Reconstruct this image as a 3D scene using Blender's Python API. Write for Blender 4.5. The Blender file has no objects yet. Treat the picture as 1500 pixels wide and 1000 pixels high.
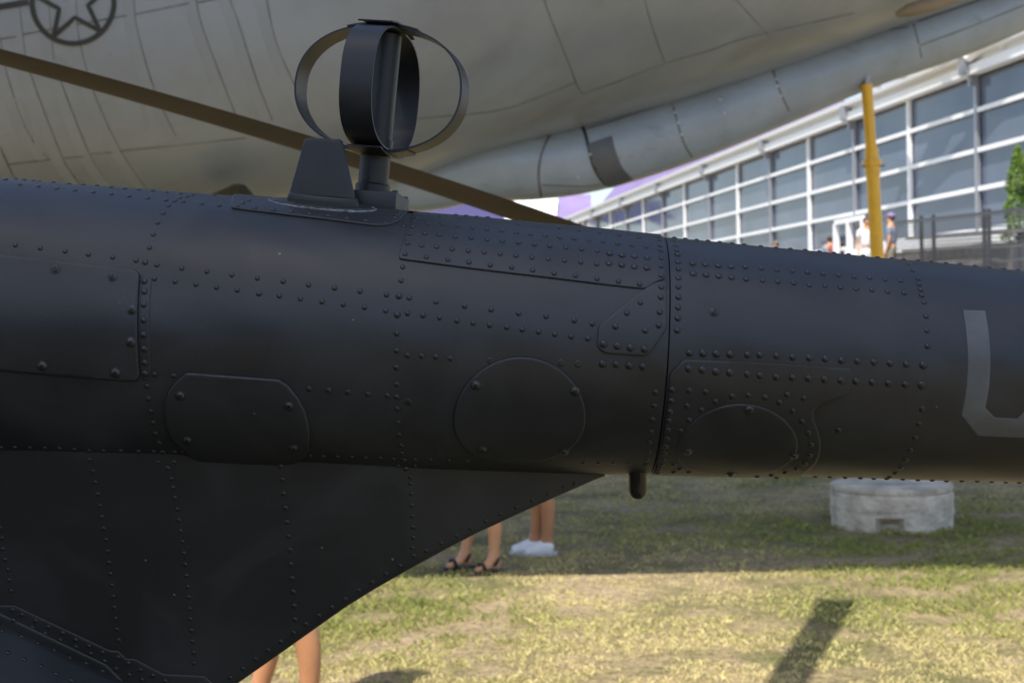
import bpy, bmesh, math, random
import numpy as np
from mathutils import Vector, Matrix, noise
from mathutils.bvhtree import BVHTree
random.seed(7)
rng = np.random.default_rng(7)
sc = bpy.context.scene
COL = sc.collection
PI = math.pi
rad = math.radians

# ------------------------------------------------------------------ camera, light, exposure
FPX = 2083.0                       # focal length in photo pixels (1500 wide)
CAM = Vector((0, 0, 1.75))
cd = bpy.data.cameras.new('camera'); cam = bpy.data.objects.new('camera', cd); COL.objects.link(cam)
cd.sensor_width = 36; cd.lens = 36 * FPX / 1500; cd.clip_end = 2000; cd.clip_start = .05
cam.location = CAM
ROT = Matrix.Rotation(rad(90 - 1.05), 3, 'X') @ Matrix.Rotation(rad(-1.2), 3, 'Z')
cam.rotation_euler = ROT.to_euler()
cd.dof.use_dof = True; cd.dof.focus_distance = 1.66; cd.dof.aperture_fstop = 11
sc.camera = cam
SUN_EL, SUN_AZ = 62.0, 207.0       # azimuth clockwise from +Y: the sun stands behind and left of the camera
S = Vector((math.sin(rad(SUN_AZ)) * math.cos(rad(SUN_EL)), math.cos(rad(SUN_AZ)) * math.cos(rad(SUN_EL)), math.sin(rad(SUN_EL))))
w = bpy.data.worlds.new('World'); sc.world = w; w.use_nodes = True
nt = w.node_tree; bg = nt.nodes['Background']
sky = nt.nodes.new('ShaderNodeTexSky'); sky.sky_type = 'NISHITA'; sky.sun_disc = False
sky.sun_elevation = rad(SUN_EL); sky.sun_rotation = rad(SUN_AZ); sky.dust_density = 1.6; sky.ozone_density = 1.0; sky.air_density = 1.0; sky.altitude = 10
nt.links.new(sky.outputs[0], bg.inputs[0]); bg.inputs[1].default_value = 0.15
ld = bpy.data.lights.new('sun', 'SUN'); ld.energy = 4.4; ld.angle = rad(.53); ld.color = (1, .95, .87)
sun = bpy.data.objects.new('sun', ld); COL.objects.link(sun); sun.rotation_euler = S.to_track_quat('Z', 'Y').to_euler()
sc.view_settings.view_transform = 'Standard'; sc.view_settings.look = 'None'
sc.view_settings.exposure = 0.72; sc.view_settings.gamma = 1; sc.view_settings.use_curve_mapping = False
sc.cycles.use_denoising = True
sc.cycles.max_bounces = 6

# ------------------------------------------------------------------ helpers
def ray(px, py):
    return (ROT @ Vector(((px - 750) / FPX, (500 - py) / FPX, -1))).normalized()
def at(px, py, Y):
    d = ray(px, py); return CAM + d * (Y / d.y)
def elev(px, py):
    d = ray(px, py); return math.atan2(d.z, d.y)

def tag(o, label=None, cat=None, group=None, kind=None):
    if label: o['label'] = label
    if cat: o['category'] = cat
    if group: o['group'] = group
    if kind: o['kind'] = kind
    return o
def empty(name, loc, label, cat, group=None):
    o = bpy.data.objects.new(name, None); COL.objects.link(o); o.location = loc; o.empty_display_size = .1
    return tag(o, label, cat, group)
def place(o, parent):
    if parent is not None:
        o.parent = parent
        m = Matrix.Translation(parent.location) @ parent.rotation_euler.to_matrix().to_4x4() if parent.parent is None else Matrix.Identity(4)
        o.matrix_parent_inverse = m.inverted()
def link(name, me, mats, parent=None, smooth=True, world=True):
    if not isinstance(mats, (list, tuple)): mats = [mats]
    for m in mats: me.materials.append(m)
    if smooth: me.shade_smooth()
    o = bpy.data.objects.new(name, me); COL.objects.link(o)
    if world: place(o, parent)
    else: o.parent = parent
    return o
def mesh_bm(bm, name='m', angle=None):
    if angle is not None:
        for e in bm.edges:
            if len(e.link_faces) == 2 and e.calc_face_angle(0) > rad(angle): e.smooth = False
    me = bpy.data.meshes.new(name); bm.to_mesh(me); bm.free(); return me
def obj(name, bm, mats, parent=None, smooth=True, angle=35):
    bm.normal_update()
    if smooth:
        for f in bm.faces: f.smooth = True
        for e in bm.edges:
            if len(e.link_faces) == 2 and e.calc_face_angle(0) > rad(angle): e.smooth = False
    me = bpy.data.meshes.new(name); bm.to_mesh(me); bm.free()
    return link(name, me, mats, parent, smooth=False)
def grid(bm, P, closed_u=False, closed_v=False, mi=0, flip=False):
    """P[i][j] -> quads"""
    V = [[bm.verts.new(p) for p in row] for row in P]
    n, m = len(V), len(V[0])
    for i in range(n if closed_u else n - 1):
        for j in range(m if closed_v else m - 1):
            q = [V[i][j], V[(i + 1) % n][j], V[(i + 1) % n][(j + 1) % m], V[i][(j + 1) % m]]
            if flip: q.reverse()
            f = bm.faces.new(q); f.material_index = mi
    return V
def tube(bm, pts, r, n=10, caps=True, mi=0, flat=1.0):
    pts = [Vector(p) for p in pts]; rs = r if isinstance(r, (list, tuple)) else [r] * len(pts)
    rows = []; up = None
    for i, p in enumerate(pts):
        t = (pts[min(i + 1, len(pts) - 1)] - pts[max(i - 1, 0)]).normalized()
        if up is None: up = t.orthogonal().normalized()
        up = (up - t * up.dot(t)).normalized(); s = t.cross(up)
        rows.append([p + (up * math.cos(2 * PI * k / n) + s * math.sin(2 * PI * k / n)) * rs[i] for k in range(n)])
    V = grid(bm, rows, closed_v=True, mi=mi, flip=True)
    if caps:
        bm.faces.new(V[0]).material_index = mi; bm.faces.new(list(reversed(V[-1]))).material_index = mi
def box(bm, lo, hi, M=None, bev=0, mi=0):
    g = bmesh.ops.create_cube(bm, size=1)
    lo, hi = Vector(lo), Vector(hi)
    for v in g['verts']:
        v.co = Vector((lo.x + (v.co.x + .5) * (hi.x - lo.x), lo.y + (v.co.y + .5) * (hi.y - lo.y), lo.z + (v.co.z + .5) * (hi.z - lo.z)))
    fs = set(f for v in g['verts'] for f in v.link_faces)
    for f in fs: f.material_index = mi
    if bev:
        r = bmesh.ops.bevel(bm, geom=list(set(e for f in fs for e in f.edges)), offset=bev, segments=2, affect='EDGES', profile=.5)
        vs = set(v for f in r['faces'] for v in f.verts) | set(v for v in g['verts'] if v.is_valid)
    else: vs = g['verts']
    if M is not None:
        for v in vs: v.co = M @ v.co
def bar(bm, a, b, wid, hgt, up=(0, 0, 1), mi=0):
    a, b, up = Vector(a), Vector(b), Vector(up); t = (b - a).normalized(); s = t.cross(up).normalized(); u = s.cross(t)
    rows = [[p + s * sx * wid / 2 + u * sz * hgt / 2 for sx, sz in ((-1, -1), (1, -1), (1, 1), (-1, 1))] for p in (a, b)]
    V = grid(bm, rows, closed_v=True); bm.faces.new(list(reversed(V[0]))); bm.faces.new(V[1])

def mat(name, col, rough=.6, metal=0, noise_amt=.0, nscale=6, bump=0, bscale=60, spec=.5, col2=None, coat=0, detail=6):
    m = bpy.data.materials.new(name); m.use_nodes = True; t = m.node_tree; b = t.nodes['Principled BSDF']
    b.inputs['Roughness'].default_value = rough; b.inputs['Metallic'].default_value = metal
    b.inputs['Specular IOR Level'].default_value = spec; b.inputs['Coat Weight'].default_value = coat
    c = (*col, 1)
    b.inputs['Base Color'].default_value = c
    tc = t.nodes.new('ShaderNodeTexCoord')
    if noise_amt or col2:
        n = t.nodes.new('ShaderNodeTexNoise'); n.inputs['Scale'].default_value = nscale; n.inputs['Detail'].default_value = detail
        n.inputs['Roughness'].default_value = .62
        t.links.new(tc.outputs['Object'], n.inputs['Vector'])
        r = t.nodes.new('ShaderNodeValToRGB'); r.color_ramp.elements[0].position = .36; r.color_ramp.elements[1].position = .66
        if col2: c2 = (*col2, 1)
        else: c2 = (*[min(1, x * (1 + noise_amt)) for x in col], 1); c = (*[x * (1 - noise_amt) for x in col], 1)
        r.color_ramp.elements[0].color = c; r.color_ramp.elements[1].color = c2
        t.links.new(n.outputs[0], r.inputs[0]); t.links.new(r.outputs[0], b.inputs['Base Color'])
    if bump:
        n2 = t.nodes.new('ShaderNodeTexNoise'); n2.inputs['Scale'].default_value = bscale; n2.inputs['Detail'].default_value = 3
        t.links.new(tc.outputs['Object'], n2.inputs['Vector'])
        bp = t.nodes.new('ShaderNodeBump'); bp.inputs['Strength'].default_value = 1; bp.inputs['Distance'].default_value = bump
        t.links.new(n2.outputs[0], bp.inputs['Height']); t.links.new(bp.outputs[0], b.inputs['Normal'])
    return m

def paint(name, base, rough, fleck=True, smudge=.5):
    """matte dark military paint: dust smudges, fine orange peel, a few pale chips"""
    m = mat(name, base, rough, spec=.5); t = m.node_tree; b = t.nodes['Principled BSDF']; L = t.links.new
    tc = t.nodes.new('ShaderNodeTexCoord')
    n = t.nodes.new('ShaderNodeTexNoise'); n.inputs['Scale'].default_value = 5.5; n.inputs['Detail'].default_value = 7; n.inputs['Roughness'].default_value = .6
    n.inputs['Distortion'].default_value = .6
    L(tc.outputs['Object'], n.inputs['Vector'])
    r = t.nodes.new('ShaderNodeValToRGB'); r.color_ramp.elements[0].position = .42; r.color_ramp.elements[1].position = .8
    r.color_ramp.elements[0].color = (*base, 1); r.color_ramp.elements[1].color = (*[x * (1 + smudge) + .004 * smudge for x in base], 1)
    L(n.outputs[0], r.inputs[0])
    v = t.nodes.new('ShaderNodeTexVoronoi'); v.inputs['Scale'].default_value = 34; v.feature = 'F1'; v.inputs['Randomness'].default_value = 1
    L(tc.outputs['Object'], v.inputs['Vector'])
    n3 = t.nodes.new('ShaderNodeTexNoise'); n3.inputs['Scale'].default_value = 3.2; n3.inputs['Detail'].default_value = 2; L(tc.outputs['Object'], n3.inputs['Vector'])
    th = t.nodes.new('ShaderNodeMath'); th.operation = 'MULTIPLY_ADD'; th.inputs[1].default_value = .16; th.inputs[2].default_value = -.036; L(n3.outputs[0], th.inputs[0])
    lt = t.nodes.new('ShaderNodeMath'); lt.operation = 'LESS_THAN'; L(v.outputs['Distance'], lt.inputs[0]); L(th.outputs[0], lt.inputs[1])
    sp = t.nodes.new('ShaderNodeSeparateColor'); L(v.outputs['Color'], sp.inputs[0])
    g = t.nodes.new('ShaderNodeMath'); g.operation = 'GREATER_THAN'; g.inputs[1].default_value = .72 if fleck else 2; L(sp.outputs[0], g.inputs[0])
    mu = t.nodes.new('ShaderNodeMath'); mu.operation = 'MULTIPLY'; L(lt.outputs[0], mu.inputs[0]); L(g.outputs[0], mu.inputs[1])
    mx = t.nodes.new('ShaderNodeMix'); mx.data_type = 'RGBA'; mx.inputs['B'].default_value = (.16, .155, .13, 1)
    L(mu.outputs[0], mx.inputs['Factor']); L(r.outputs[0], mx.inputs['A']); L(mx.outputs['Result'], b.inputs['Base Color'])
    rr = t.nodes.new('ShaderNodeMapRange'); rr.inputs[1].default_value = .3; rr.inputs[2].default_value = .75
    rr.inputs[3].default_value = rough - .07; rr.inputs[4].default_value = rough + .1; L(n.outputs[0], rr.inputs[0]); L(rr.outputs[0], b.inputs['Roughness'])
    n2 = t.nodes.new('ShaderNodeTexNoise'); n2.inputs['Scale'].default_value = 420; n2.inputs['Detail'].default_value = 2
    L(tc.outputs['Object'], n2.inputs['Vector'])
    bp = t.nodes.new('ShaderNodeBump'); bp.inputs['Strength'].default_value = .5; bp.inputs['Distance'].default_value = .0002
    L(n2.outputs[0], bp.inputs['Height']); L(bp.outputs[0], b.inputs['Normal'])
    return m

M = {}
M['boom'] = paint('dark_helicopter_paint', (.0155, .0172, .0198), .43, smudge=1.0)
M['rivet'] = mat('rivet_paint', (.0165, .0185, .0205), .30)
M['antenna'] = paint('antenna_paint', (.0105, .0122, .015), .46, smudge=1.2)
M['slot'] = mat('screw_recess', (.004, .004, .004), .7)
M['screw'] = mat('worn_screw', (.05, .05, .05), .28, metal=.5, noise_amt=.5, nscale=300)
M['seal'] = mat('dried_sealant', (.06, .065, .07), .6, col2=(.24, .26, .28), nscale=120, bump=.001, bscale=300)
M['letter'] = mat('grey_marking', (.098, .105, .11), .5, noise_amt=.15, nscale=20)
M['groove'] = mat('dark_groove', (.004, .004, .0045), .8)
M['lampglass'] = mat('dark_tube', (.012, .012, .012), .22, noise_amt=.3)
M['kc'] = mat('grey_aircraft_paint', (.245, .275, .33), .30, noise_amt=.13, spec=.7, nscale=.9, bump=.0012, bscale=2.2)
M['kcseam'] = mat('aircraft_seam', (.15, .15, .155), .6, noise_amt=.5, nscale=3)
M['kcstrap'] = mat('aircraft_strap', (.25, .28, .336), .32, spec=.7, noise_amt=.06, nscale=2)
M['pod'] = mat('blue_grey_boom_paint', (.32, .375, .47), .32, noise_amt=.10, nscale=2.2)
M['podpatch'] = mat('dark_patch', (.105, .11, .13), .45, noise_amt=.12, nscale=5)
M['mark'] = mat('national_marking_grey', (.03, .033, .04), .5)
M['bolt'] = mat('pale_fastener', (.6, .6, .58), .35, metal=.3)
M['blade'] = mat('olive_brown_blade', (.045, .040, .038), .6, col2=(.070, .061, .056), nscale=1.6)
M['blade'].node_tree.nodes['Principled BSDF'].inputs['Specular IOR Level'].default_value = .12
M['yellow'] = mat('yellow_strut_paint', (.92, .50, .02), .32, noise_amt=.09, nscale=6)
M['conc'] = mat('cast_concrete', (.40, .345, .28), .9, col2=(.72, .64, .53), nscale=5, bump=.02, bscale=28)
M['white'] = mat('white_frame', (.80, .80, .80), .45, noise_amt=.03)
M['whitefab'] = mat('white_fabric', (.86, .86, .86), .7)
M['steel'] = mat('grey_steel_post', (.33, .33, .36), .4, metal=.5)
M['purple'] = mat('purple_fabric', (.20, .15, .30), .7, noise_amt=.1, nscale=.6)
M['navyfab'] = mat('navy_fabric', (.04, .035, .11), .7)
M['blue'] = mat('blue_fabric', (.03, .045, .28), .7)
M['black'] = mat('black_metal', (.028, .028, .03), .45)
M['stone'] = mat('beige_stone', (.33, .27, .21), .9, noise_amt=.35, nscale=5)
M['rail'] = mat('weathered_dark_rail', (.055, .055, .06), .5)
M['deck'] = mat('grey_deck_boards', (.26, .25, .24), .8, noise_amt=.25, nscale=3)
M['leaf'] = mat('conifer_leaf', (.05, .12, .015), .6, col2=(.19, .28, .03), nscale=3)
M['bark'] = mat('bark', (.12, .08, .05), .9, noise_amt=.3, nscale=10)

def glass():
    m = mat('tinted_glass', (.085, .105, .15), .09, spec=.4, col2=(.13, .155, .21), nscale=.22, detail=3); return m
M['glass'] = glass()
def stain(m, scale, thr, colr, amt):
    t = m.node_tree; b = t.nodes['Principled BSDF']; src = b.inputs['Base Color'].links[0].from_socket
    tc = t.nodes.new('ShaderNodeTexCoord'); mp = t.nodes.new('ShaderNodeMapping'); mp.inputs['Scale'].default_value = scale; t.links.new(tc.outputs['Object'], mp.inputs[0])
    n = t.nodes.new('ShaderNodeTexNoise'); n.inputs['Scale'].default_value = 1; n.inputs['Detail'].default_value = 9; n.inputs['Roughness'].default_value = .65; t.links.new(mp.outputs[0], n.inputs['Vector'])
    r = t.nodes.new('ShaderNodeMapRange'); r.inputs[1].default_value = thr; r.inputs[2].default_value = thr + .16; r.inputs[4].default_value = amt; t.links.new(n.outputs[0], r.inputs[0])
    x = t.nodes.new('ShaderNodeMix'); x.data_type = 'RGBA'; x.inputs['B'].default_value = (*colr, 1)
    t.links.new(r.outputs[0], x.inputs['Factor']); t.links.new(src, x.inputs['A']); t.links.new(x.outputs['Result'], b.inputs['Base Color'])
stain(M['kc'], (1.3, 5, 3.0), .54, (.13, .12, .11), .22)
stain(M['kc'], (9, 9, 9), .64, (.09, .08, .07), .35)
stain(M['pod'], (2.5, 6, 6), .56, (.17, .17, .18), .5)
stain(M['boom'], (3, 9, 14), .57, (.028, .031, .035), .5)
stain(M['boom'], (70, 70, 25), .66, (.06, .062, .064), .5)
stain(M['yellow'], (14, 14, 5), .58, (.35, .17, .02), .6)
stain(M['conc'], (2, 2, 16), .52, (.16, .14, .12), .6)
stain(M['blade'], (1.2, 6, 6), .58, (.075, .065, .06), .5)
stain(M['antenna'], (60, 60, 60), .66, (.08, .085, .09), .5)

# ------------------------------------------------------------------ ground
gm = bpy.data.materials.new('dry_grass_ground'); gm.use_nodes = True; t = gm.node_tree; b = t.nodes['Principled BSDF']; L = t.links.new
tc = t.nodes.new('ShaderNodeTexCoord')
def nz(scale, det=8, dist=0):
    n = t.nodes.new('ShaderNodeTexNoise'); n.inputs['Scale'].default_value = scale; n.inputs['Detail'].default_value = det
    n.inputs['Roughness'].default_value = .7; n.inputs['Distortion'].default_value = dist; L(tc.outputs['Object'], n.inputs['Vector']); return n
def ramp(src, pts):
    r = t.nodes.new('ShaderNodeValToRGB'); e = r.color_ramp.elements
    while len(e) < len(pts): e.new(.5)
    for k, (p, c) in enumerate(pts): e[k].position = p; e[k].color = (*c, 1)
    L(src, r.inputs[0]); return r
a = ramp(nz(.9, 8, .3).outputs[0], [(.38, (.21, .20, .085)), (.5, (.36, .29, .155)), (.64, (.50, .385, .25))])
f = ramp(nz(26, 8, 1.2).outputs[0], [(.36, (.25, .25, .25)), (.52, (.8, .8, .8)), (.7, (1.35, 1.3, 1.2))])
mx = t.nodes.new('ShaderNodeMix'); mx.data_type = 'RGBA'; mx.blend_type = 'MULTIPLY'; mx.inputs['Factor'].default_value = 1
L(a.outputs[0], mx.inputs['A']); L(f.outputs[0], mx.inputs['B']); L(mx.outputs['Result'], b.inputs['Base Color'])
b.inputs['Roughness'].default_value = .95; b.inputs['Specular IOR Level'].default_value = .1
bp = t.nodes.new('ShaderNodeBump'); bp.inputs['Distance'].default_value = .03; L(nz(20, 8).outputs[0], bp.inputs['Height']); L(bp.outputs[0], b.inputs['Normal'])
bm = bmesh.new(); box(bm, (-400, -150, -.3), (400, 700, 0))
tag(obj('ground', bm, gm, smooth=False), 'dry yellow grass field under the parked aircraft', None, kind='structure')

def grass():
    n = 300000
    u = rng.random(n); Y = 6.0 + 26 * u ** 1.7
    X = (rng.random(n) * 2 - 1) * (Y * .40 + .2)
    # clumping
    keep = np.array([noise.noise(Vector((x * 2.6, y * 2.6, 0))) + .5 * noise.noise(Vector((x * 9, y * 9, 4))) for x, y in zip(X, Y)]) > -.10 + .3 * (rng.random(n) - .5)
    X, Y = X[keep], Y[keep]; n = len(X)
    gr = np.array([noise.noise(Vector((x * .55 + 9, y * .55, 2))) for x, y in zip(X, Y)])
    patch = np.exp(-(((X - 3.0) / 1.7) ** 2 + ((Y - 10.6) / 1.6) ** 2))
    lush = np.clip(.33 + gr * 1.0 + patch * .9 + .12 * (rng.random(n) - .5) * 2, 0, 1)
    h = (.010 + .017 * rng.random(n)) * (.8 + 1.0 * lush); wd = .0009 + .0013 * rng.random(n)
    an = rng.random(n) * 2 * PI; lean = rng.normal(0, .6, (n, 2)) * h[:, None]
    dx, dy = np.cos(an) * wd, np.sin(an) * wd
    P = np.zeros((n, 4, 3))
    P[:, 0] = np.stack([X - dx, Y - dy, 0 * X - .003], 1); P[:, 1] = np.stack([X + dx, Y + dy, 0 * X - .003], 1)
    mid = np.stack([X + lean[:, 0] * .35, Y + lean[:, 1] * .35, h * .6], 1)
    P[:, 2] = mid + np.stack([dx * .7, dy * .7, 0 * dx], 1)
    P[:, 3] = np.stack([X + lean[:, 0], Y + lean[:, 1], h * (.8 + .2 * rng.random(n))], 1)
    me = bpy.data.meshes.new('grass')
    me.vertices.add(n * 4); me.vertices.foreach_set('co', P.reshape(-1))
    F = np.zeros((n, 2, 3), int); b0 = np.arange(n) * 4
    F[:, 0] = np.stack([b0, b0 + 1, b0 + 2], 1); F[:, 1] = np.stack([b0, b0 + 2, b0 + 3], 1)
    me.loops.add(n * 6); me.loops.foreach_set('vertex_index', F.reshape(-1))
    me.polygons.add(n * 2); me.polygons.foreach_set('loop_start', np.arange(n * 2) * 3); me.update()
    at_ = me.attributes.new('tint', 'FLOAT', 'FACE'); tint = np.clip(lush + rng.normal(0, .2, n), 0, 1)
    at_.data.foreach_set('value', np.repeat(tint, 2))
    m = bpy.data.materials.new('grass_blade'); m.use_nodes = True; tt = m.node_tree; bb = tt.nodes['Principled BSDF']
    A = tt.nodes.new('ShaderNodeAttribute'); A.attribute_name = 'tint'
    r = tt.nodes.new('ShaderNodeValToRGB'); e = r.color_ramp.elements; e.new(.5)
    for k, (p, c) in enumerate([(.25, (.64, .54, .25)), (.6, (.40, .39, .12)), (.95, (.21, .235, .06))]): e[k].position = p; e[k].color = (*c, 1)
    tt.links.new(A.outputs['Fac'], r.inputs[0]); tt.links.new(r.outputs[0], bb.inputs['Base Color'])
    bb.inputs['Roughness'].default_value = .8; bb.inputs['Specular IOR Level'].default_value = .2
    me.materials.append(m)
    o = bpy.data.objects.new('grass', me); COL.objects.link(o)
    tag(o, 'short dry and green grass blades growing over the field', 'grass', kind='stuff')
grass()

# ------------------------------------------------------------------ glass pavilion on the right
FA, FB = 15.6, -.135                                # facade line X = FA + FB*Y
DV = Vector((FB, 1, 0)).normalized(); NV = Vector((-1, FB, 0)).normalized()   # along (away) and outward
def fac(Y, z, out=0): return Vector((FA + FB * Y, Y, z)) + NV * out
def zat(px, py):                                    # height of a facade point seen at a pixel
    d = ray(px, py); Y = FA / (d.x / d.y - FB); return CAM.z + d.z / d.y * Y
pav = empty('glass_pavilion', fac(40, 0), 'long white framed pavilion with tinted glass wall above a deck, right of the helicopter', 'building')
H_top, H_fas = zat(1440, 75), zat(1440, 105)
rows_z = [zat(1440, 108), zat(1440, 160), zat(1440, 219), zat(1440, 276), zat(1440, 337)]
Y0f, Y1f = 24.0, 92.0
ys = [33.5 + 3.82 * k for k in range(-3, 16)]
Y1f = ys[-1]; Y0f = ys[0]
pane_me = {}
for k in range(len(ys) - 1):
    for r_ in range(5):
        zt = rows_z[r_]; zb = rows_z[r_ + 1] if r_ < 4 else 2.35
        bm = bmesh.new(); tw = random.uniform(-.012, .012)
        a_, b_ = fac(ys[k] + .07, 0, -.02), fac(ys[k + 1] - .07, 0, -.02)
        P = [[a_ + Vector((0, 0, zb + .05)), a_ + NV * tw + Vector((0, 0, zt - .05))], [b_ + NV * tw + Vector((0, 0, zb + .05)), b_ + Vector((0, 0, zt - .05))]]
        V = grid(bm, P); V2 = grid(bm, [[p - NV * .02 for p in r] for r in P], flip=True)
        obj('window_pane', bm, M['glass'], pav, smooth=False)
for k, y in enumerate(ys):
    major = (k % 2 == 1)
    bm = bmesh.new()
    bar(bm, fac(y, 2.2, .05), fac(y, rows_z[0] - .003, .05), .09, .14, up=DV)
    obj('window_post', bm, M['steel'] if major else M['white'], pav, smooth=False)
    if major:
        bm = bmesh.new(); bar(bm, fac(y, rows_z[0] + .02, .32), fac(y, H_top - .1, .32), .2, .3, up=DV)
        bar(bm, fac(y, rows_z[0] - .25, .17), fac(y, rows_z[0] + .03, .17), .14, .1, up=DV)
        obj('eave_bracket', bm, M['steel'], pav, smooth=False)
for i, z in enumerate(rows_z[1:]):
    bm = bmesh.new(); bar(bm, fac(Y0f, z, .055), fac(Y1f, z, .055), .06, .105)
    obj('transom', bm, M['white'], pav, smooth=False)
bm = bmesh.new()                                    # fascia with gutter lip: sloped board + bright lower flange
zA, zB = rows_z[0], H_top
prof = [(.00, zA), (.30, zA), (.30, zA + .22), (.12, zA + .26), (.18, zB - .16), (.40, zB - .12), (.42, zB), (-.5, zB + .05)]
rowsP = [[fac(y, z, o_) for o_, z in prof] for y in (Y0f, Y1f)]
V = grid(bm, rowsP); obj('fascia', bm, M['white'], pav, smooth=False)
bm = bmesh.new(); rowsP = [[fac(Y0f, zA, -.5), fac(Y0f, zB + .3, -9)], [fac(Y1f, zA, -.5), fac(Y1f, zB + .3, -9)]]
V = grid(bm, [[fac(y, zB + .045, -.5), fac(y, zB + .3, -9), fac(y, 0, -9)] for y in (Y0f, Y1f)])
grid(bm, [[fac(Y1f, 0, -.1), fac(Y1f, zB, -.1)], [fac(Y1f, 0, -9), fac(Y1f, zB + .3, -9)]])
grid(bm, [[fac(Y0f, 0, -.1), fac(Y0f, zB, -.1)], [fac(Y0f, 0, -9), fac(Y0f, zB + .3, -9)]])
obj('roof', bm, M['white'], pav, smooth=False)
bm = bmesh.new(); grid(bm, [[fac(y, 2.2, -6), fac(y, 8, -6)] for y in (Y0f, Y1f)]); obj('inner_wall', bm, mat('dark_interior', (.05, .055, .065), .8), pav, smooth=False)
# door in the ground floor
bm = bmesh.new()
yd0, yd1 = 40.2, 42.3
for yy in (yd0, (yd0 + yd1) / 2, yd1): bar(bm, fac(yy, 2.2, .2), fac(yy, 4.25, .2), .16, .12, up=DV)
bar(bm, fac(yd0, 4.3, .2), fac(yd1, 4.3, .2), .12, .14)
obj('door_frame', bm, M['white'], pav, smooth=False)
bm = bmesh.new()
for yy in (41.0, 45.5, 49): box(bm, (-.0, 0, 2.2), (.5, 1.7, 3.0), M=Matrix.Translation(fac(yy, 0, .9)), bev=.03)
# deck
deck = empty('raised_deck', fac(50, 0, 2), 'raised grey deck running along the glass pavilion', 'deck')
bm = bmesh.new(); bm2 = bmesh.new()
for (bmx, o0, o1, z0, z1) in ((bm, .25, 4.2, 2.05, 2.2),):
    P = [[fac(y, z0, o0), fac(y, z0, o1), fac(y, z1, o1), fac(y, z1, o0)] for y in (24, 92)]
    V = grid(bmx, P, closed_v=True, flip=True); bmx.faces.new(V[0]); bmx.faces.new(list(reversed(V[1])))
bm.faces.ensure_lookup_table(); bm2.free()
obj('deck_floor', bm, M['deck'], deck, smooth=False)
for y in range(26, 92, 6):
    bm = bmesh.new(); bar(bm, fac(y, 0, 4.0), fac(y, 2.048, 4.0), .15, .15, up=DV); obj('deck_post', bm, M['black'], deck, smooth=False)
# stone base wall and white bench slab
sw = empty('stone_planter_wall', fac(31, 2.2, 1.2), 'low beige stone wall with a white capping slab on the deck', 'wall')
bm = bmesh.new(); yw0, yw1 = 31.0, 39.2
grid(bm, [[fac(y, 2.203, .5), fac(y, 2.203, 1.0), fac(y, 3.10, 1.0), fac(y, 3.10, .5)] for y in (yw0, yw1)], closed_v=True); obj('core', bm, M['stone'], sw, smooth=False)
for j in range(4):
    y = yw0 + random.uniform(0, .3)
    while y < yw1 - .5:
        l_ = random.uniform(.5, 1.0); bm = bmesh.new(); e_ = random.uniform(.02, .07)
        P = [[fac(yy, 2.21 + .22 * j, 1.002), fac(yy, 2.21 + .22 * j, 1.0 + e_), fac(yy, 2.39 + .22 * j, 1.0 + e_), fac(yy, 2.39 + .22 * j, 1.002)] for yy in (y, min(y + l_, yw1))]
        V = grid(bm, P, closed_v=True, flip=True); bm.faces.new(V[0]); bm.faces.new(list(reversed(V[1])))
        obj('stone', bm, M['stone'], sw, smooth=False); y += l_ + .03
bm = bmesh.new(); V = grid(bm, [[fac(y, 3.105, .4), fac(y, 3.105, 1.15), fac(y, 3.34, 1.15), fac(y, 3.34, .4)] for y in (yw0, yw1)], closed_v=True, flip=True)
bm.faces.new(V[0]); bm.faces.new(list(reversed(V[1]))); obj('capping_slab', bm, M['white'], sw, smooth=False)
# thin deck rail
dr = empty('deck_railing', fac(50, 2.2, 4), 'black metal deck railing with thin horizontal wires in front of the glass', 'railing')
for k in range(18):
    y = 37 + 2.6 * k; bm = bmesh.new(); bar(bm, fac(y, 2.203, 4.1), fac(y, 3.28, 4.1), .07, .07, up=DV); obj('post', bm, M['black'], dr, smooth=False)
for j in range(7):
    z = 2.35 + .145 * j; bm = bmesh.new(); bar(bm, fac(37, z, 4.12), fac(81.2, z, 4.12), .012, .012); obj('wire', bm, M['black'], dr, smooth=False)
bm = bmesh.new(); bar(bm, fac(37, 3.31, 4.1), fac(81.2, 3.31, 4.1), .06, .05); obj('handrail', bm, M['black'], dr, smooth=False)
# ramp railing nearest, many slats
A0 = at(1312, 325, 33.0); A1 = at(1560, 299, 25.0)
rr = empty('ramp_railing', (A0 + A1) / 2 - Vector((0, 0, 1.5)), 'dark railing with many horizontal slats and steel posts at the right picture edge', 'railing')
dd = (A1 - A0)
for j in range(23):
    bm = bmesh.new(); o_ = Vector((0, 0, -.07 * j - .02)); s_ = Vector((0, 0, .0 if j < 9 else .035 * (j - 8)))
    bar(bm, A0 + o_, A1 + o_ + s_, .03, .028 if j else .07); obj('slat', bm, M['rail'], rr, smooth=False)
for px, hh in ((1348, 1.7), (1366, 1.6), (1440, 1.95), (1447, 1.9), (1530, 2.0)):
    k = (px - 1312) / 248.; p = A0 + dd * (k * 1.0); p = Vector(at(px, 300, A0.y + dd.y * k)); p.z = A0.z + dd.z * k
    bm = bmesh.new(); bar(bm, p + Vector((0, -.05, -hh)), p + Vector((0, -.05, .08)), .09, .06, up=(1, 0, 0)); obj('post', bm, M['black'], rr, smooth=False)
bm = bmesh.new()
for j in range(5):
    o_ = Vector((.6, .8, -.35 - .28 * j)); P0 = A0 + o_; P1 = A1 + o_
    bar(bm, P0 + Vector((0, .3 * j, 0)), P1 + Vector((0, .3 * j, 0)), .34, .05)
obj('ramp_tread', bm, M['deck'], rr, smooth=False)

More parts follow.
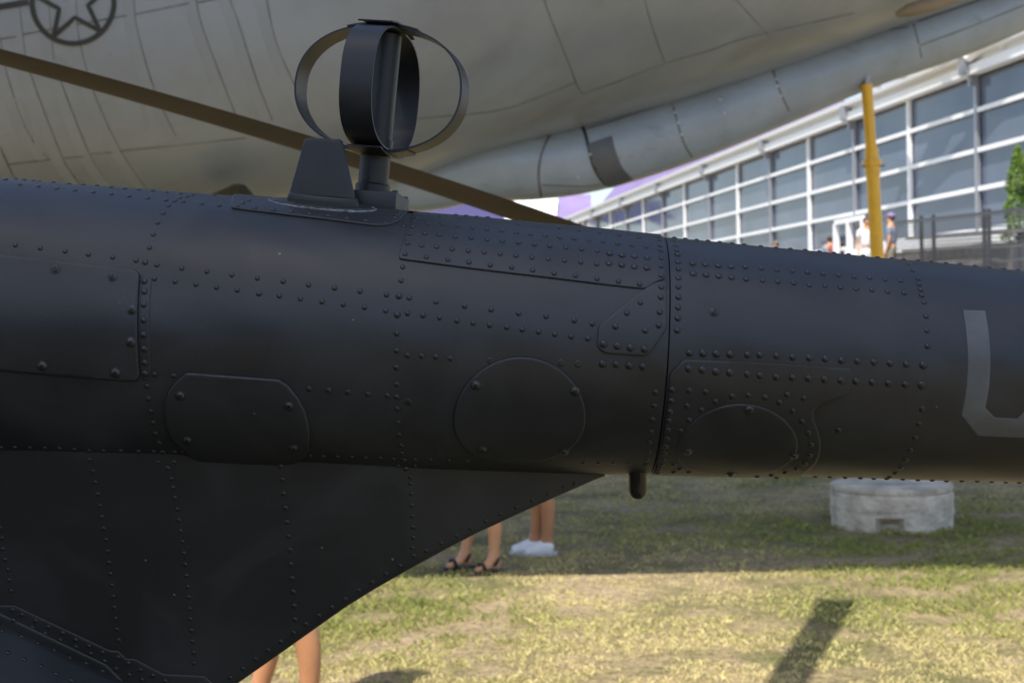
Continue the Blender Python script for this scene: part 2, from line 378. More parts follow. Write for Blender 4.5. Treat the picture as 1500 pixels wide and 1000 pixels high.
# roof canopies behind the fascia
can = empty('roof_canopy', fac(50, 8, -3), 'purple, white and blue fabric canopy standing on the pavilion roof', 'canopy')
def canopy_panel(name, ya, yb, z0, z1, m, o0=-1.5, o1=-5, skew=0):
    bm = bmesh.new(); P = [[fac(ya, z0, o0), fac(ya + skew, z1, o1)], [fac(yb, z0, o0), fac(yb + skew, z1, o1)]]
    grid(bm, P); grid(bm, [[p + Vector((0, 0, -.04)) for p in r] for r in P], flip=True); obj(name, bm, m, can, smooth=False)
canopy_panel('purple_panel', 47.6, 88, 8.0, 12.0, M['purple'])
canopy_panel('white_panel', 40.6, 47.55, 8.0, 9.55, M['whitefab'])
canopy_panel('blue_panel', 39.9, 46.0, 9.8, 12.5, M['blue'], -5.2, -7)
canopy_panel('blue_panel', 33.2, 34.0, 8.3, 9.3, M['blue'], -1.0, -1.8)
canopy_panel('white_panel', 32.2, 35.8, 8.0, 8.75, M['whitefab'], -.7, -2.2, 1.4)
tr = empty('roof_truss', fac(38, 8, -2), 'white tubular steel truss on the pavilion roof right of the yellow pole', 'truss')
pts = [(1285, 128), (1300, 92), (1322, 112), (1345, 88), (1372, 98), (1398, 70), (1420, 86), (1452, 60), (1470, 66), (1500, 38), (1530, 46)]
for p_, q_ in zip(pts, pts[1:]):
    bm = bmesh.new(); tube(bm, [at(*p_, 37 - (p_[0] - 1285) * .028), at(*q_, 37 - (q_[0] - 1285) * .028)], .09, 8); obj('brace', bm, M['white'], tr)
bm = bmesh.new(); tube(bm, [at(1270, 122, 37.3), at(1530, 30, 30)], .1, 8); obj('chord', bm, M['white'], tr)

# marquee beyond
mq = empty('marquee', (3, 96, 0), 'purple and white marquee roof far behind, seen under the grey aircraft', 'tent')
def quad(name, pts, m, parent, th=.05):
    bm = bmesh.new(); P = [Vector(p) for p in pts]; a_ = [bm.verts.new(p) for p in P]; b_ = [bm.verts.new(p + Vector((0, th, 0))) for p in P]
    bm.faces.new(a_); bm.faces.new(list(reversed(b_)))
    for i in range(len(P)): bm.faces.new([a_[i], b_[i], b_[(i + 1) % len(P)], a_[(i + 1) % len(P)]])
    return obj(name, bm, m, parent, smooth=False)
quad('purple_roof', [at(600, 330, 96), at(738, 330, 96), at(738, 312, 98), at(690, 296, 100), at(600, 296, 100)], M['navyfab'], mq)
quad('purple_roof', [at(812, 345, 96), at(866, 345, 96), at(866, 285, 100), at(818, 285, 100)], M['purple'], mq)
quad('white_roof', [at(738.5, 345, 96), at(811.5, 345, 96), at(817, 291, 99), at(742, 292, 99)], M['whitefab'], mq)
quad('tent_wall', [Vector((-8, 97, 0)), Vector((8, 97, 0)), Vector((8, 97, 7.0)), Vector((-8, 97, 7.0))], M['whitefab'], mq)

# conifer on the deck
def conifer(base, H, R, label):
    t_ = empty('conifer_tree', base, label, 'tree')
    bm = bmesh.new(); tube(bm, [base, base + Vector((.01, 0, H * .9))], [.05, .01], 8); obj('trunk', bm, M['bark'], t_)
    bm = bmesh.new()
    for i in range(5200):
        k = random.random() ** .8; z = .75 + k * (H - .75); rr_ = R * (1 - k) ** .55 * (min(1, k * 6 + .5)) * (.86 + .28 * noise.noise(Vector((k * 9, 0, 3))))
        a_ = random.random() * 2 * PI; lump = .85 + .3 * noise.noise(Vector((math.cos(a_) * 2, math.sin(a_) * 2, z * 3)))
        q = rr_ * lump * (.55 + .45 * random.random() ** .4)
        c = base + Vector((math.cos(a_) * q, math.sin(a_) * q, z)); s_ = .035
        d1 = Vector((random.uniform(-1, 1), random.uniform(-1, 1), random.uniform(.2, 1.6))).normalized() * s_; d2 = d1.orthogonal().normalized() * s_ * .4
        d2.rotate(Matrix.Rotation(random.random() * 6, 3, d1.normalized()))
        bm.faces.new([bm.verts.new(c - d1), bm.verts.new(c + d2), bm.verts.new(c + d1), bm.verts.new(c - d2)])
    obj('crown', bm, M['leaf'], t_, smooth=False)
p = at(1492, 300, 28.5); conifer(Vector((p.x, p.y, 2.2)), 2.72, .46, 'small bright green conifer behind the dark railing at the right picture edge')
bm = bmesh.new()

# ------------------------------------------------------------------ people
def skinmesh(name, verts, edges, radii, m, parent, root=0, sub=2):
    me = bpy.data.meshes.new(name); me.from_pydata([Vector(v) for v in verts], edges, [])
    me.materials.append(m); o = bpy.data.objects.new(name, me); COL.objects.link(o)
    md = o.modifiers.new('skin', 'SKIN'); md.use_smooth_shade = True
    sv = me.skin_vertices[0].data if me.skin_vertices else None
    if sv is None:
        bm_ = bmesh.new(); bm_.from_mesh(me); bm_.verts.layers.skin.verify(); bm_.to_mesh(me); bm_.free(); sv = me.skin_vertices[0].data
    for i, r in enumerate(radii):
        sv[i].radius = r if isinstance(r, tuple) else (r, r); sv[i].use_root = (i == root)
    s_ = o.modifiers.new('sub', 'SUBSURF'); s_.levels = sub; s_.render_levels = sub
    o.parent = parent
    return o
def chain(V, E, R, pts, rs, start=None):
    prev = start
    for p, r in zip(pts, rs):
        V.append(p); R.append(r); i = len(V) - 1
        if prev is not None: E.append((prev, i))
        prev = i
    return prev
def person(loc, face, label, group, skin, shirt, bottom, hairc, shoes='sneaker', shoem=None, h=1.72, stance=(.10, -.04, .11, .05), lean=0, cap=None, female=False):
    """local +x is the facing direction"""
    root = empty('person', loc, label, 'person', group); root.rotation_euler = (0, 0, face)
    k = h / 1.72; ly, lx, ry, rx = stance
    V, E, R = [], [], []
    V.append((0, 0, .93 * k)); R.append((.13 * k, .11 * k))
    ch = chain(V, E, R, [(0, 0, 1.08 * k), (.01, 0, 1.25 * k), (.0, 0, 1.40 * k), (.0, 0, 1.48 * k), (.01, 0, 1.54 * k), (.015, 0, 1.60 * k), (.02, 0, 1.67 * k)],
               [(.115 * k, .10 * k), (.14 * k, .105 * k), (.12 * k, .09 * k), (.055 * k,) * 2, (.06 * k,) * 2, (.082 * k, .078 * k), (.062 * k, .06 * k)], 0)
    V.append((.105 * k, 0, 1.60 * k)); R.append(.013); E.append((7, len(V) - 1) if False else (6, len(V) - 1))
    for sy in (1, -1):
        chain(V, E, R, [(0, sy * .17 * k, 1.42 * k), (-.02, sy * .21 * k, 1.13 * k), (.06, sy * .20 * k, .90 * k), (.09, sy * .19 * k, .82 * k)], [.05 * k, .04 * k, .027 * k, .03 * k], 3)
        base = len(V) - 1
        for q, ln in zip((-.03, -.01, .01, .03), (.07, .085, .08, .065)):
            chain(V, E, R, [(.10, sy * .19 * k + q, .79 * k), (.115, sy * .19 * k + q, (.79 - ln * .6) * k), (.105, sy * .18 * k + q, (.79 - ln) * k)], [.009] * 3, base)
        chain(V, E, R, [(.13, sy * .16 * k, .80 * k), (.145, sy * .15 * k, .76 * k)], [.011, .009], base)
    for sy, (yy, xx) in ((1, (ly, lx)), (-1, (ry, rx))):
        y_ = sy * yy
        chain(V, E, R, [(xx * .2, sy * .09 * k, .82 * k), (xx * .55 + .015, y_ * .95, .49 * k), (xx * .7 - .012, y_, .36 * k), (xx * .8 - .015, y_, .27 * k), (xx * .95, y_, .13 * k), (xx, y_, .075 * k), (xx + .075, y_, .038), (xx + .145, y_, .022)],
              [.088 * k, .058 * k, .057 * k, .052 * k, .036 * k, .040 * k, (.036, .026), (.032, .014)], 0)
        V.append((xx - .045, y_, .035)); R.append(.031); E.append((len(V) - 4, len(V) - 1))
    skinmesh('body', V, E, R, skin, root)
    # clothing
    V, E, R = [(0, 0, .98 * k)], [], [(.15 * k, .125 * k)]
    chain(V, E, R, [(.005, 0, 1.12 * k), (.01, 0, 1.27 * k), (0, 0, 1.40 * k), (0, 0, 1.455 * k)], [(.152 * k, .145 * k), (.168 * k, .155 * k), (.142 * k, .135 * k), (.07 * k,) * 2], 0)
    for sy in (1, -1): chain(V, E, R, [(0, sy * .175 * k, 1.415 * k), (-.012, sy * .20 * k, 1.22 * k)], [.066 * k, .058 * k], 3)
    skinmesh('shirt', V, E, R, shirt, root)
    V, E, R = [(0, 0, .94 * k)], [], [(.148 * k, .128 * k)]
    chain(V, E, R, [(0, 0, 1.02 * k)], [(.135 * k, .115 * k)], 0)
    for sy, (yy, xx) in ((1, (ly, lx)), (-1, (ry, rx))):
        chain(V, E, R, [(xx * .25, sy * .10 * k, .80 * k), (xx * .45 + .01, sy * yy, .60 * k)], [.107 * k, .092 * k], 0)
    skinmesh('shorts', V, E, R, bottom, root)
    # hair, eyes
    bm = bmesh.new(); bmesh.ops.create_uvsphere(bm, u_segments=20, v_segments=12, radius=1)
    for v in bm.verts:
        c = v.co.copy(); v.co = Vector((-.008 + c.x * .097, c.y * .088, 1.648 + c.z * .088)) * k
        if c.z < -.1 and c.x > -.2: v.co.x = min(v.co.x, -.03 * k)
        if female and c.x < .1 and c.z < 0: v.co.z -= .12 * k
    o = obj('hair', bm, hairc, None); o.parent = root
    if cap:
        bm = bmesh.new(); bmesh.ops.create_uvsphere(bm, u_segments=20, v_segments=12, radius=1)
        for v in list(bm.verts):
            if v.co.z < -.05: bm.verts.remove(v)
            else: v.co = Vector((-.002 + v.co.x * .105, v.co.y * .096, 1.672 + v.co.z * .085)) * k
        box(bm, (.07 * k, -.06 * k, 1.665 * k), (.17 * k, .06 * k, 1.68 * k), bev=.005)
        o = obj('cap', bm, cap, None); o.parent = root
    for sy in (1, -1):
        bm = bmesh.new(); bmesh.ops.create_uvsphere(bm, u_segments=8, v_segments=6, radius=.011)
        bmesh.ops.translate(bm, verts=bm.verts, vec=Vector((.094 * k, sy * .03 * k, 1.622 * k))); o = obj('eye', bm, M['eye'], None); o.parent = root
    for sy, (yy, xx) in ((1, (ly, lx)), (-1, (ry, rx))):
        y_ = sy * yy
        if shoes == 'sneaker':
            V, E, R = [(xx - .052, y_, .055)], [], [(.05, .052)]
            chain(V, E, R, [(xx + .01, y_, .07), (xx + .07, y_, .053), (xx + .13, y_, .04), (xx + .175, y_, .033)], [(.053, .066), (.055, .052), (.056, .04), (.045, .032)], 0)
            s_ = skinmesh('shoe', V, E, R, shoem, root)
            bm = bmesh.new(); out = [Vector((xx + .058 + .132 * math.cos(2 * PI * q / 24), y_ + (.053 + .005 * math.cos(2 * PI * q / 24)) * math.copysign(abs(math.sin(2 * PI * q / 24)) ** .7, math.sin(2 * PI * q / 24)), 0)) for q in range(24)]
            grid(bm, [[p + Vector((0, 0, z)) for p in out] for z in (.002, .026)], closed_v=True, flip=True); bm.faces.new(bm.verts[-24:] if False else [v for v in bm.verts][24:])
            o = obj('sole', bm, M['sole'], None); o.parent = s_
            for q in range(4):
                bm = bmesh.new(); bar(bm, Vector((xx + .05 + .022 * q, y_ - .026, .098 - .011 * q)), Vector((xx + .05 + .022 * q, y_ + .026, .098 - .011 * q)), .007, .006); o = obj('lace', bm, M['sole'], None); o.parent = s_
        else:
            bm = bmesh.new(); rows = []
            n = 16; out = []
            for q in range(n):
                a_ = 2 * PI * q / n; out.append(Vector((xx + .055 + .122 * math.cos(a_), y_ + (.048 - .008 * math.cos(a_ + PI)) * math.sin(a_), 0)))
            grid(bm, [[p + Vector((0, 0, z)) for p in out] for z in (.0, .018)], closed_v=True, flip=True)
            bm.faces.new([v for v in bm.verts][n:]); s_ = obj('shoe', bm, M['sandal'], None); s_.parent = root
            for (cx, cz, rr_, tilt) in ((xx + .09, .038, .044, .25), (xx - .0, .075, .047, -.7)):
                bm = bmesh.new(); ring = []
                for q in range(20):
                    a_ = 2 * PI * q / 20; py_ = math.cos(a_) * rr_ * 1.02; pz_ = math.sin(a_) * rr_ * .8
                    ring.append([Vector((cx + e_ * .014 + pz_ * tilt, y_ + py_, max(.004, cz + pz_))) for e_ in (-1, 1)])
                grid(bm, ring, closed_u=True); o = obj('strap', bm, M['sandal'], None); o.parent = s_
    return root
def skinmat(name, c): 
    m = mat(name, c, .5, noise_amt=.08, nscale=9, bump=.0006, bscale=90); m.node_tree.nodes['Principled BSDF'].inputs['Subsurface Weight'].default_value = .06; return m
M['skin'] = skinmat('tanned_skin', (.46, .215, .105)); M['skin2'] = skinmat('warm_skin', (.52, .265, .145))
M['eye'] = mat('eye', (.03, .02, .02), .2); M['sandal'] = mat('black_sandal', (.015, .014, .014), .6)
M['sneaker'] = mat('white_sneaker', (.78, .79, .82), .6, noise_amt=.05, nscale=30)
M['sole'] = mat('grey_sole', (.5, .5, .52), .7)
M['hair'] = mat('brown_hair', (.05, .03, .018), .6, bump=.002, bscale=200); M['hairb'] = mat('dark_hair', (.02, .015, .012), .6)
M['tshirt'] = mat('white_tshirt', (.7, .7, .7), .8); M['navy'] = mat('navy_cloth', (.03, .04, .08), .85); M['greyblue'] = mat('grey_blue_tshirt', (.17, .21, .28), .85)
M['khaki'] = mat('khaki_cloth', (.16, .14, .10), .9); M['denim'] = mat('denim', (.06, .09, .16), .9); M['red'] = mat('rust_shirt', (.3, .09, .06), .85)

def gnd(px, py):
    d = ray(px, py); return CAM + d * (-CAM.z / d.z)
pA = gnd(709, 834); person(Vector((pA.x, pA.y, 0)), rad(180 + 24), 'person in black sandals, bare tanned legs standing at the shadow edge', None, M['skin2'], M['greyblue'], M['denim'], M['hair'], 'sandal', stance=(.125, -.025, .125, .085))
pB = gnd(797, 812); person(Vector((pB.x, pB.y, 0)), rad(180 + 6), 'person in white sneakers with one bare leg showing behind the fairing tip', None, M['skin'], M['tshirt'], M['khaki'], M['hairb'], 'sneaker', M['sneaker'], stance=(.04, -.02, .05, .06), h=1.88)
pC = at(440, 1062, 6.15); person(Vector((pC.x, 6.1, 0)), rad(180 + 14), 'person nearest the camera, bare calves visible below the helicopter fairing', None, M['skin'], M['navy'], M['khaki'], M['hair'], 'sneaker', M['sneaker'], h=1.80, stance=(.09, -.04, .09, .17))
for (px, Y, lab, sh, bt, cp, fc) in (
        (1137, 46, 'person in a white shirt and straw hat farthest left on the deck', 'tshirt', 'khaki', 'khaki', 3.4),
        (1216, 43, 'person in a grey shirt on the deck beside the door', 'greyblue', 'navy', None, 1.2),
        (1225, 42.5, 'person in a rust coloured shirt on the deck next to the open door', 'red', 'navy', None, 4.2),
        (1270, 34.5, 'person in white on the deck just left of the yellow pole', 'tshirt', 'tshirt', None, 4.6),
        (1306, 33.5, 'person in a purple cap and grey-blue shirt right of the yellow pole', 'greyblue', 'khaki', 'purple', 2.6)):
    q = at(px, 380, Y); person(Vector((q.x, Y, 2.2)), fc, lab, None, M['skin2'], M[sh], M[bt], M['hair'], 'sneaker', M['sneaker'], cap=M[cp] if cp else None, h=1.74)

# ------------------------------------------------------------------ yellow strut on a concrete base
YP = 11.9
pole = empty('yellow_support_pole', at(1302, 705, YP), 'yellow painted support pole with a collar holding up the grey tail', 'pole')
a_, c_, b_ = at(1269.5, 124, YP), at(1277.5, 240, YP), at(1303, 700, YP)
bm = bmesh.new(); tube(bm, [c_, a_], .046, 24); obj('upper_tube', bm, M['yellow'], pole)
bm = bmesh.new(); tube(bm, [b_, c_], .055, 24); obj('lower_tube', bm, M['yellow'], pole)
ax = (a_ - b_).normalized()
bm = bmesh.new(); tube(bm, [c_ - ax * .02, c_ + ax * .03], .078, 24); tube(bm, [c_ - ax * .10, c_ - ax * .02], .062, 24); tube(bm, [c_ + ax * .03, c_ + ax * .13], .056, 24); obj('collar', bm, M['yellow'], pole)
bm = bmesh.new(); tube(bm, [c_ - Vector((.1, .02, .02)), c_ - Vector((-.1, .02, .02))], .012, 10); obj('lock_pin', bm, M['steel'], pole)
bm = bmesh.new(); tube(bm, [a_, a_ + ax * .07], .03, 16); obj('jack_screw', bm, M['steel'], pole)
bm = bmesh.new(); tube(bm, [b_ - ax * .02, b_ + ax * .03], .17, 24); obj('foot_plate', bm, M['steel'], pole)
cb = gnd(1311, 782); CC = Vector((cb.x + .105, cb.y + .48, 0)); 
cbase = empty('concrete_base', CC, 'round weathered concrete ballast ring standing on the grass under the pole', 'concrete base')
bm = bmesh.new(); rows = []
prof = [(.0, .345), (.455, .345), (.478, .335), (.482, .30), (.472, .285), (.484, .26), (.478, .18), (.486, .12), (.474, .06), (.478, -.02)]
n = 96
for k in range(n):
    a0 = 2 * PI * k / n; row = []
    for (r0, z) in prof:
        wob = 1 + .006 * noise.noise(Vector((math.cos(a0) * 3, math.sin(a0) * 3, z * 12)))
        rr_ = r0 * wob
        da = (a0 - rad(253)); 
        if abs(da) < .2 and z < .065 and r0 > .4: rr_ = r0 - .10
        row.append(CC + Vector((math.cos(a0) * rr_, math.sin(a0) * rr_, z)))
    rows.append(row)
grid(bm, rows, closed_u=True)
bmesh.ops.remove_doubles(bm, verts=bm.verts, dist=.0005)
obj('ballast_ring', bm, M['conc'], cbase, angle=40)
# lusher grass tuft ring round the base is part of the field

# ------------------------------------------------------------------ grey tanker aircraft
KY = lambda X: 10.72 + .40 * X
def depth_at(px): 
    s_ = (px - 750) / FPX; return 10.72 / (1 - .40 * s_)
kst = [(-1500, 360, 1.65), (-600, 350, 1.65), (0, 340, 1.65), (300, 329, 1.65), (450, 312, 1.64), (600, 272, 1.60), (700, 236, 1.55), (850, 197, 1.46), (1000, 155, 1.34), (1150, 107, 1.2), (1300, 54, 1.06), (1500, -15, .86), (1800, -125, .6), (2050, -260, .3)]
st = []
for (px, yb, R_) in kst:
    Y = depth_at(px); e_ = elev(px, yb); 
    X = ray(px, 400); X = X.x / X.y * Y
    D_ = Y / math.cos(e_); zc_ = CAM.z + Y * math.tan(e_ + math.asin(R_ / D_)); st.append((X, Y, zc_, R_))
st = np.array(st)
def kc_at(s_):
    i = min(max(int(s_), 0), len(st) - 2); f_ = s_ - i
    p0, p1, p2, p3 = st[max(i - 1, 0)], st[i], st[i + 1], st[min(i + 2, len(st) - 1)]
    return .5 * ((2 * p1) + (-p0 + p2) * f_ + (2 * p0 - 5 * p1 + 4 * p2 - p3) * f_ ** 2 + (-p0 + 3 * p1 - 3 * p2 + p3) * f_ ** 3)
ub = empty('grey_transport_aircraft', (st[1][0], st[1][1], 0), 'huge grey military aircraft rear fuselage with star roundel and stowed refuelling boom overhead', 'aircraft')
rows = []
axn = Vector((1, .40, 0)).normalized(); sd = Vector((.40, -1, 0)).normalized()
for i in range(0, (len(st) - 1) * 8 + 1):
    X, Y, z, R_ = kc_at(i / 8); rows.append([Vector((X, Y, z)) + (sd * math.cos(a0) + Vector((0, 0, 1)) * math.sin(a0)) * R_ for a0 in [2 * PI * k / 96 for k in range(96)]])
bm = bmesh.new(); V = grid(bm, rows, closed_v=True); bm.faces.new(V[-1]); bm.faces.new(list(reversed(V[0])))
bmesh.ops.recalc_face_normals(bm, faces=bm.faces)
kc_bvh = BVHTree.FromBMesh(bm); obj('fuselage', bm, M['kc'], ub, angle=60)
def cast(bvh, px, py):
    r_ = bvh.ray_cast(CAM, ray(px, py))
    if r_[0] is None: return None
    n_ = r_[1]
    if n_.dot(ray(px, py)) > 0: n_ = -n_
    return r_[0], n_
def smooth_px(pts, step=8):
    out = []
    n_ = len(pts)
    for i in range(n_ - 1):
        p0, p1, p2, p3 = [np.array(pts[min(max(k, 0), n_ - 1)], float) for k in (i - 1, i, i + 1, i + 2)]
        m_ = max(1, int(np.hypot(*(p2 - p1)) / step))
        for q in range(m_):
            f_ = q / m_; out.append(tuple(.5 * ((2 * p1) + (-p0 + p2) * f_ + (2 * p0 - 5 * p1 + 4 * p2 - p3) * f_ ** 2 + (-p0 + 3 * p1 - 3 * p2 + p3) * f_ ** 3)))
    out.append(tuple(pts[-1])); return out
def ribbon(name, pts, wid, m, parent, bvh, h=.003, smooth=True, step=8, close=False):
    px = smooth_px(pts, step) if smooth else [tuple(np.array(a) + (np.array(b_) - np.array(a)) * q / 8) for a, b_ in zip(pts, pts[1:]) for q in range(8)] + [pts[-1]]
    H = [cast(bvh, *p) for p in px]; H = [h_ for h_ in H if h_]
    if len(H) < 2: return
    rows = []
    for i, (p, n_) in enumerate(H):
        t_ = (H[min(i + 1, len(H) - 1)][0] - H[max(i - 1, 0)][0]).normalized(); s_ = n_.cross(t_).normalized()
        rows.append([p - s_ * wid / 2 - n_ * .002, p - s_ * wid / 2 + n_ * h, p + s_ * wid / 2 + n_ * h, p + s_ * wid / 2 - n_ * .002])
    bm = bmesh.new(); grid(bm, rows); return obj(name, bm, m, parent, angle=30)
rings = [[(28, -60), (28, 0), (36, 75), (45, 111), (90, 228), (114, 267), (140, 300)], [(62, -60), (70, 0), (79, 87), (90, 123), (132, 228), (163, 273), (190, 305)],
         [(104, -60), (111, 0), (115, 54), (138, 138), (177, 222), (213, 275), (240, 310)], [(190, -60), (196, 0), (201, 45), (226, 132), (258, 201)],
         [(283, -60), (288, 0), (295, 36), (322, 110), (345, 168)], [(330, -60), (337, 0), (348, 30), (375, 115), (399, 177)], [(385, -60), (391, 0), (404, 60), (428, 118), (470, 200)],
         [(0, 55), (10, 110), (38, 190), (72, 235)], [(785, -60), (797, 0), (826, 75), (847, 129), (853, 138)], [(930, -50), (944, 0), (957, 45), (974, 93)], [(1060, -20), (1078, 0), (1100, 24), (1127, 54)],
         [(0, 215), (22, 262), (50, 300)]]
for r_ in rings: ribbon('frame_seam', r_, .0095, M['kcseam'], ub, kc_bvh, .0015)
for r_ in rings[:8]:
    q = [(x - 9, y) for x, y in r_]; ribbon('frame_strap', q, .062, M['kcstrap'], ub, kc_bvh, .0016)
for s_ in ([(-20, 60), (24, 54)], [(33, 51), (103, 38)], [(114, 36), (186, 23)], [(199, 21), (277, 5)], [(291, 4), (330, -4)],
           [(12, 241), (72, 234)], [(93, 232), (123, 229)], [(132, 226), (165, 223)], [(177, 221), (270, 212), (360, 202)], [(500, 190), (604, 175), (723, 163), (780, 146), (844, 121)],
           [(853, 138), (915, 116), (976, 93), (1040, 74), (1100, 54), (1250, 20)]):
    ribbon('stringer_seam', s_, .009, M['kcseam'], ub, kc_bvh, .0022)
for s_ in ([(18, 146), (32, 147), (45, 190), (62, 225)], [(75, 92), (96, 90), (120, 150)], [(205, 120), (215, 190)], [(150, 190), (160, 218)]):
    ribbon('repair_patch', s_, .02, M['kcstrap'], ub, kc_bvh, .003)
# roundel
C0 = (107, 4)
rr0 = [(C0[0] + 60 * math.cos(a0), C0[1] + 60 * math.sin(a0)) for a0 in [2 * PI * k / 40 for k in range(41)]]
ribbon('roundel_ring', [p for p in rr0 if True], .028, M['mark'], ub, kc_bvh, .006, step=4)
star = []
for k in range(11):
    a0 = PI / 2 + PI + k * PI / 5 - .12; r_ = 57 if k % 2 == 0 else 22; star.append((C0[0] + 1.02 * r_ * math.cos(a0 + 0), C0[1] + r_ * math.sin(a0)))
ribbon('roundel_star', star, .024, M['mark'], ub, kc_bvh, .0062, smooth=False)
ribbon('roundel_bar', [(-40, 18), (-10, 12), (42, 3)], .034, M['mark'], ub, kc_bvh, .006)
ribbon('roundel_bar', [(166, -16), (260, -34)], .034, M['mark'], ub, kc_bvh, .006)
# small open hatch door beneath the fuselage
H0 = at(336, 270, 9.6)
bm = bmesh.new(); pts = [at(300, 288, 8.9), at(318, 281, 8.9), at(342, 270, 8.87), at(352, 272, 8.87), at(368, 292, 8.9), at(340, 300, 8.95)]
a_ = [bm.verts.new(p) for p in pts]; b_ = [bm.verts.new(p + Vector((0, .18, .02))) for p in pts]
bm.faces.new(a_); bm.faces.new(list(reversed(b_)))
for i in range(6): bm.faces.new([a_[i], b_[i], b_[(i + 1) % 6], a_[(i + 1) % 6]])
obj('hatch_door', bm, mat('dark_green_hatch', (.02, .024, .012), .6, noise_amt=.4, nscale=14), ub, smooth=False)
# stowed refuelling boom
pst = [(480, 275, 20), (560, 273, 34), (620, 268, 42), (700, 246, 50), (790, 238, 54), (880, 222, 55), (1000, 184, 55), (1150, 127, 52), (1268, 85, 45), (1400, 41, 43), (1500, 0, 42), (1750, -105, 40), (2000, -210, 38)]
pp = []
for (px, py, r_) in pst:
    Y = depth_at(px) + .25; pp.append((*at(px, py, Y), r_ / FPX * Y))
pp = np.array(pp)
fine = []
for i in range(len(pp) - 1):
    for q in range(6):
        f_ = q / 6; p0, p1, p2, p3 = pp[max(i - 1, 0)], pp[i], pp[i + 1], pp[min(i + 2, len(pp) - 1)]
        fine.append(.5 * ((2 * p1) + (-p0 + p2) * f_ + (2 * p0 - 5 * p1 + 4 * p2 - p3) * f_ ** 2 + (-p0 + 3 * p1 - 3 * p2 + p3) * f_ ** 3))
fine.append(pp[-1])
bm = bmesh.new(); tube(bm, [Vector(p[:3]) for p in fine], [float(p[3]) for p in fine], 64)
bmesh.ops.recalc_face_normals(bm, faces=bm.faces); pod_bvh = BVHTree.FromBMesh(bm); obj('refuelling_boom', bm, M['pod'], ub, angle=60)
ribbon('boom_joint', [(814, 186), (800, 208), (791, 235), (789, 262), (793, 288)], .018, M['kcseam'], ub, pod_bvh, .003)
ribbon('boom_joint', [(846, 172), (855, 190), (862, 215), (868, 240), (880, 262), (894, 277)], .026, M['mark'], ub, pod_bvh, .004)
ribbon('boom_joint', [(980, 140), (987, 160), (995, 190), (1004, 215), (1014, 230)], .014, M['kcseam'], ub, pod_bvh, .003)
ribbon('boom_joint', [(1128, 90), (1136, 115), (1145, 140), (1156, 163)], .014, M['kcseam'], ub, pod_bvh, .003)
ribbon('boom_joint', [(1333, 20), (1342, 50), (1350, 85)], .014, M['kcseam'], ub, pod_bvh, .003)
for q in ([(856, 190), (900, 177), (980, 149), (1060, 121), (1130, 96)], [(1130, 98), (1200, 76), (1260, 52), (1330, 40)], [(1345, 68), (1420, 40), (1500, 8)], [(1345, 32), (1420, 6), (1480, -14)], [(794, 271), (850, 273), (880, 270)]):
    ribbon('boom_seam', q, .01, M['kcseam'], ub, pod_bvh, .0025)
# dark square patch
bm = bmesh.new(); rows = []
L0 = smooth_px([(861, 211), (866, 235), (878, 260), (893, 276)], 5); L1 = smooth_px([(896, 199), (902, 222), (912, 246), (928, 263)], 5)
m_ = min(len(L0), len(L1))
for i in range(m_):
    row = []
    for q in range(7):
        x = L0[i][0] + (L1[i][0] - L0[i][0]) * q / 6; y = L0[i][1] + (L1[i][1] - L0[i][1]) * q / 6; h_ = None
        for dy_ in range(12): h_ = h_ or cast(pod_bvh, x, y - dy_)
        row.append(h_[0] + h_[1] * .004)
    rows.append(row)
grid(bm, rows); bmesh.ops.recalc_face_normals(bm, faces=bm.faces); obj('dark_patch', bm, M['podpatch'], ub)
bolt_me = None
def dome_mesh(name, r, hgt, n=12, rings=3, mats=()):
    bm = bmesh.new(); rows = []
    prof = [(r * 1.0, -hgt * .3), (r, .0)] + [(r * math.cos(PI / 2 * k / rings), hgt * math.sin(PI / 2 * k / rings)) for k in range(1, rings)]
    V = [[bm.verts.new((rr_ * math.cos(2 * PI * q / n), rr_ * math.sin(2 * PI * q / n), z)) for q in range(n)] for rr_, z in prof]
    for i in range(len(V) - 1):
        for q in range(n): bm.faces.new([V[i][q], V[i][(q + 1) % n], V[i + 1][(q + 1) % n], V[i + 1][q]])
    top = bm.verts.new((0, 0, hgt))
    for q in range(n): bm.faces.new([V[-1][q], V[-1][(q + 1) % n], top])
    for f_ in bm.faces: f_.smooth = True
    me = bpy.data.meshes.new(name); bm.to_mesh(me); bm.free()
    for m_ in mats: me.materials.append(m_)
    return me
def put(name, me, p, n_, parent, spin=0):
    o = bpy.data.objects.new(name, me); COL.objects.link(o)
    o.rotation_euler = (n_.to_track_quat('Z', 'Y').to_matrix() @ Matrix.Rotation(spin, 3, 'Z')).to_euler(); o.location = p
    o.parent = parent; o.matrix_parent_inverse = PINV[parent.name] if parent.name in PINV else Matrix.Identity(4)
    return o
PINV = {ub.name: Matrix.Translation(ub.location).inverted()}
bolt_me = dome_mesh('fastener', .012, .006, mats=[M['bolt']])
for (px, py) in [(781, 200), (799, 195), (985, 149), (989, 165), (993, 180), (998, 197), (1018, 138), (1035, 132), (1050, 127), (1067, 121), (1083, 115), (1055, 146), (1061, 166), (1132, 98), (1137, 116), (1139, 126), (1144, 141), (1116, 104), (1345, 68), (979, 151), (846, 260), (864, 226)]:
    h_ = cast(pod_bvh, px, py)
    if h_: put('fastener', bolt_me, h_[0], h_[1], ub)
# beige fairing lip between fuselage and boom
bm = bmesh.new(); tube(bm, [at(1312, 22, 11.2), at(1330, 16, 11.15), at(1365, 6, 11.1), at(1420, -14, 11.2)], [.02, .05, .06, .05], 12); obj('fairing_lip', bm, mat('beige_lip', (.30, .24, .18), .6), ub)
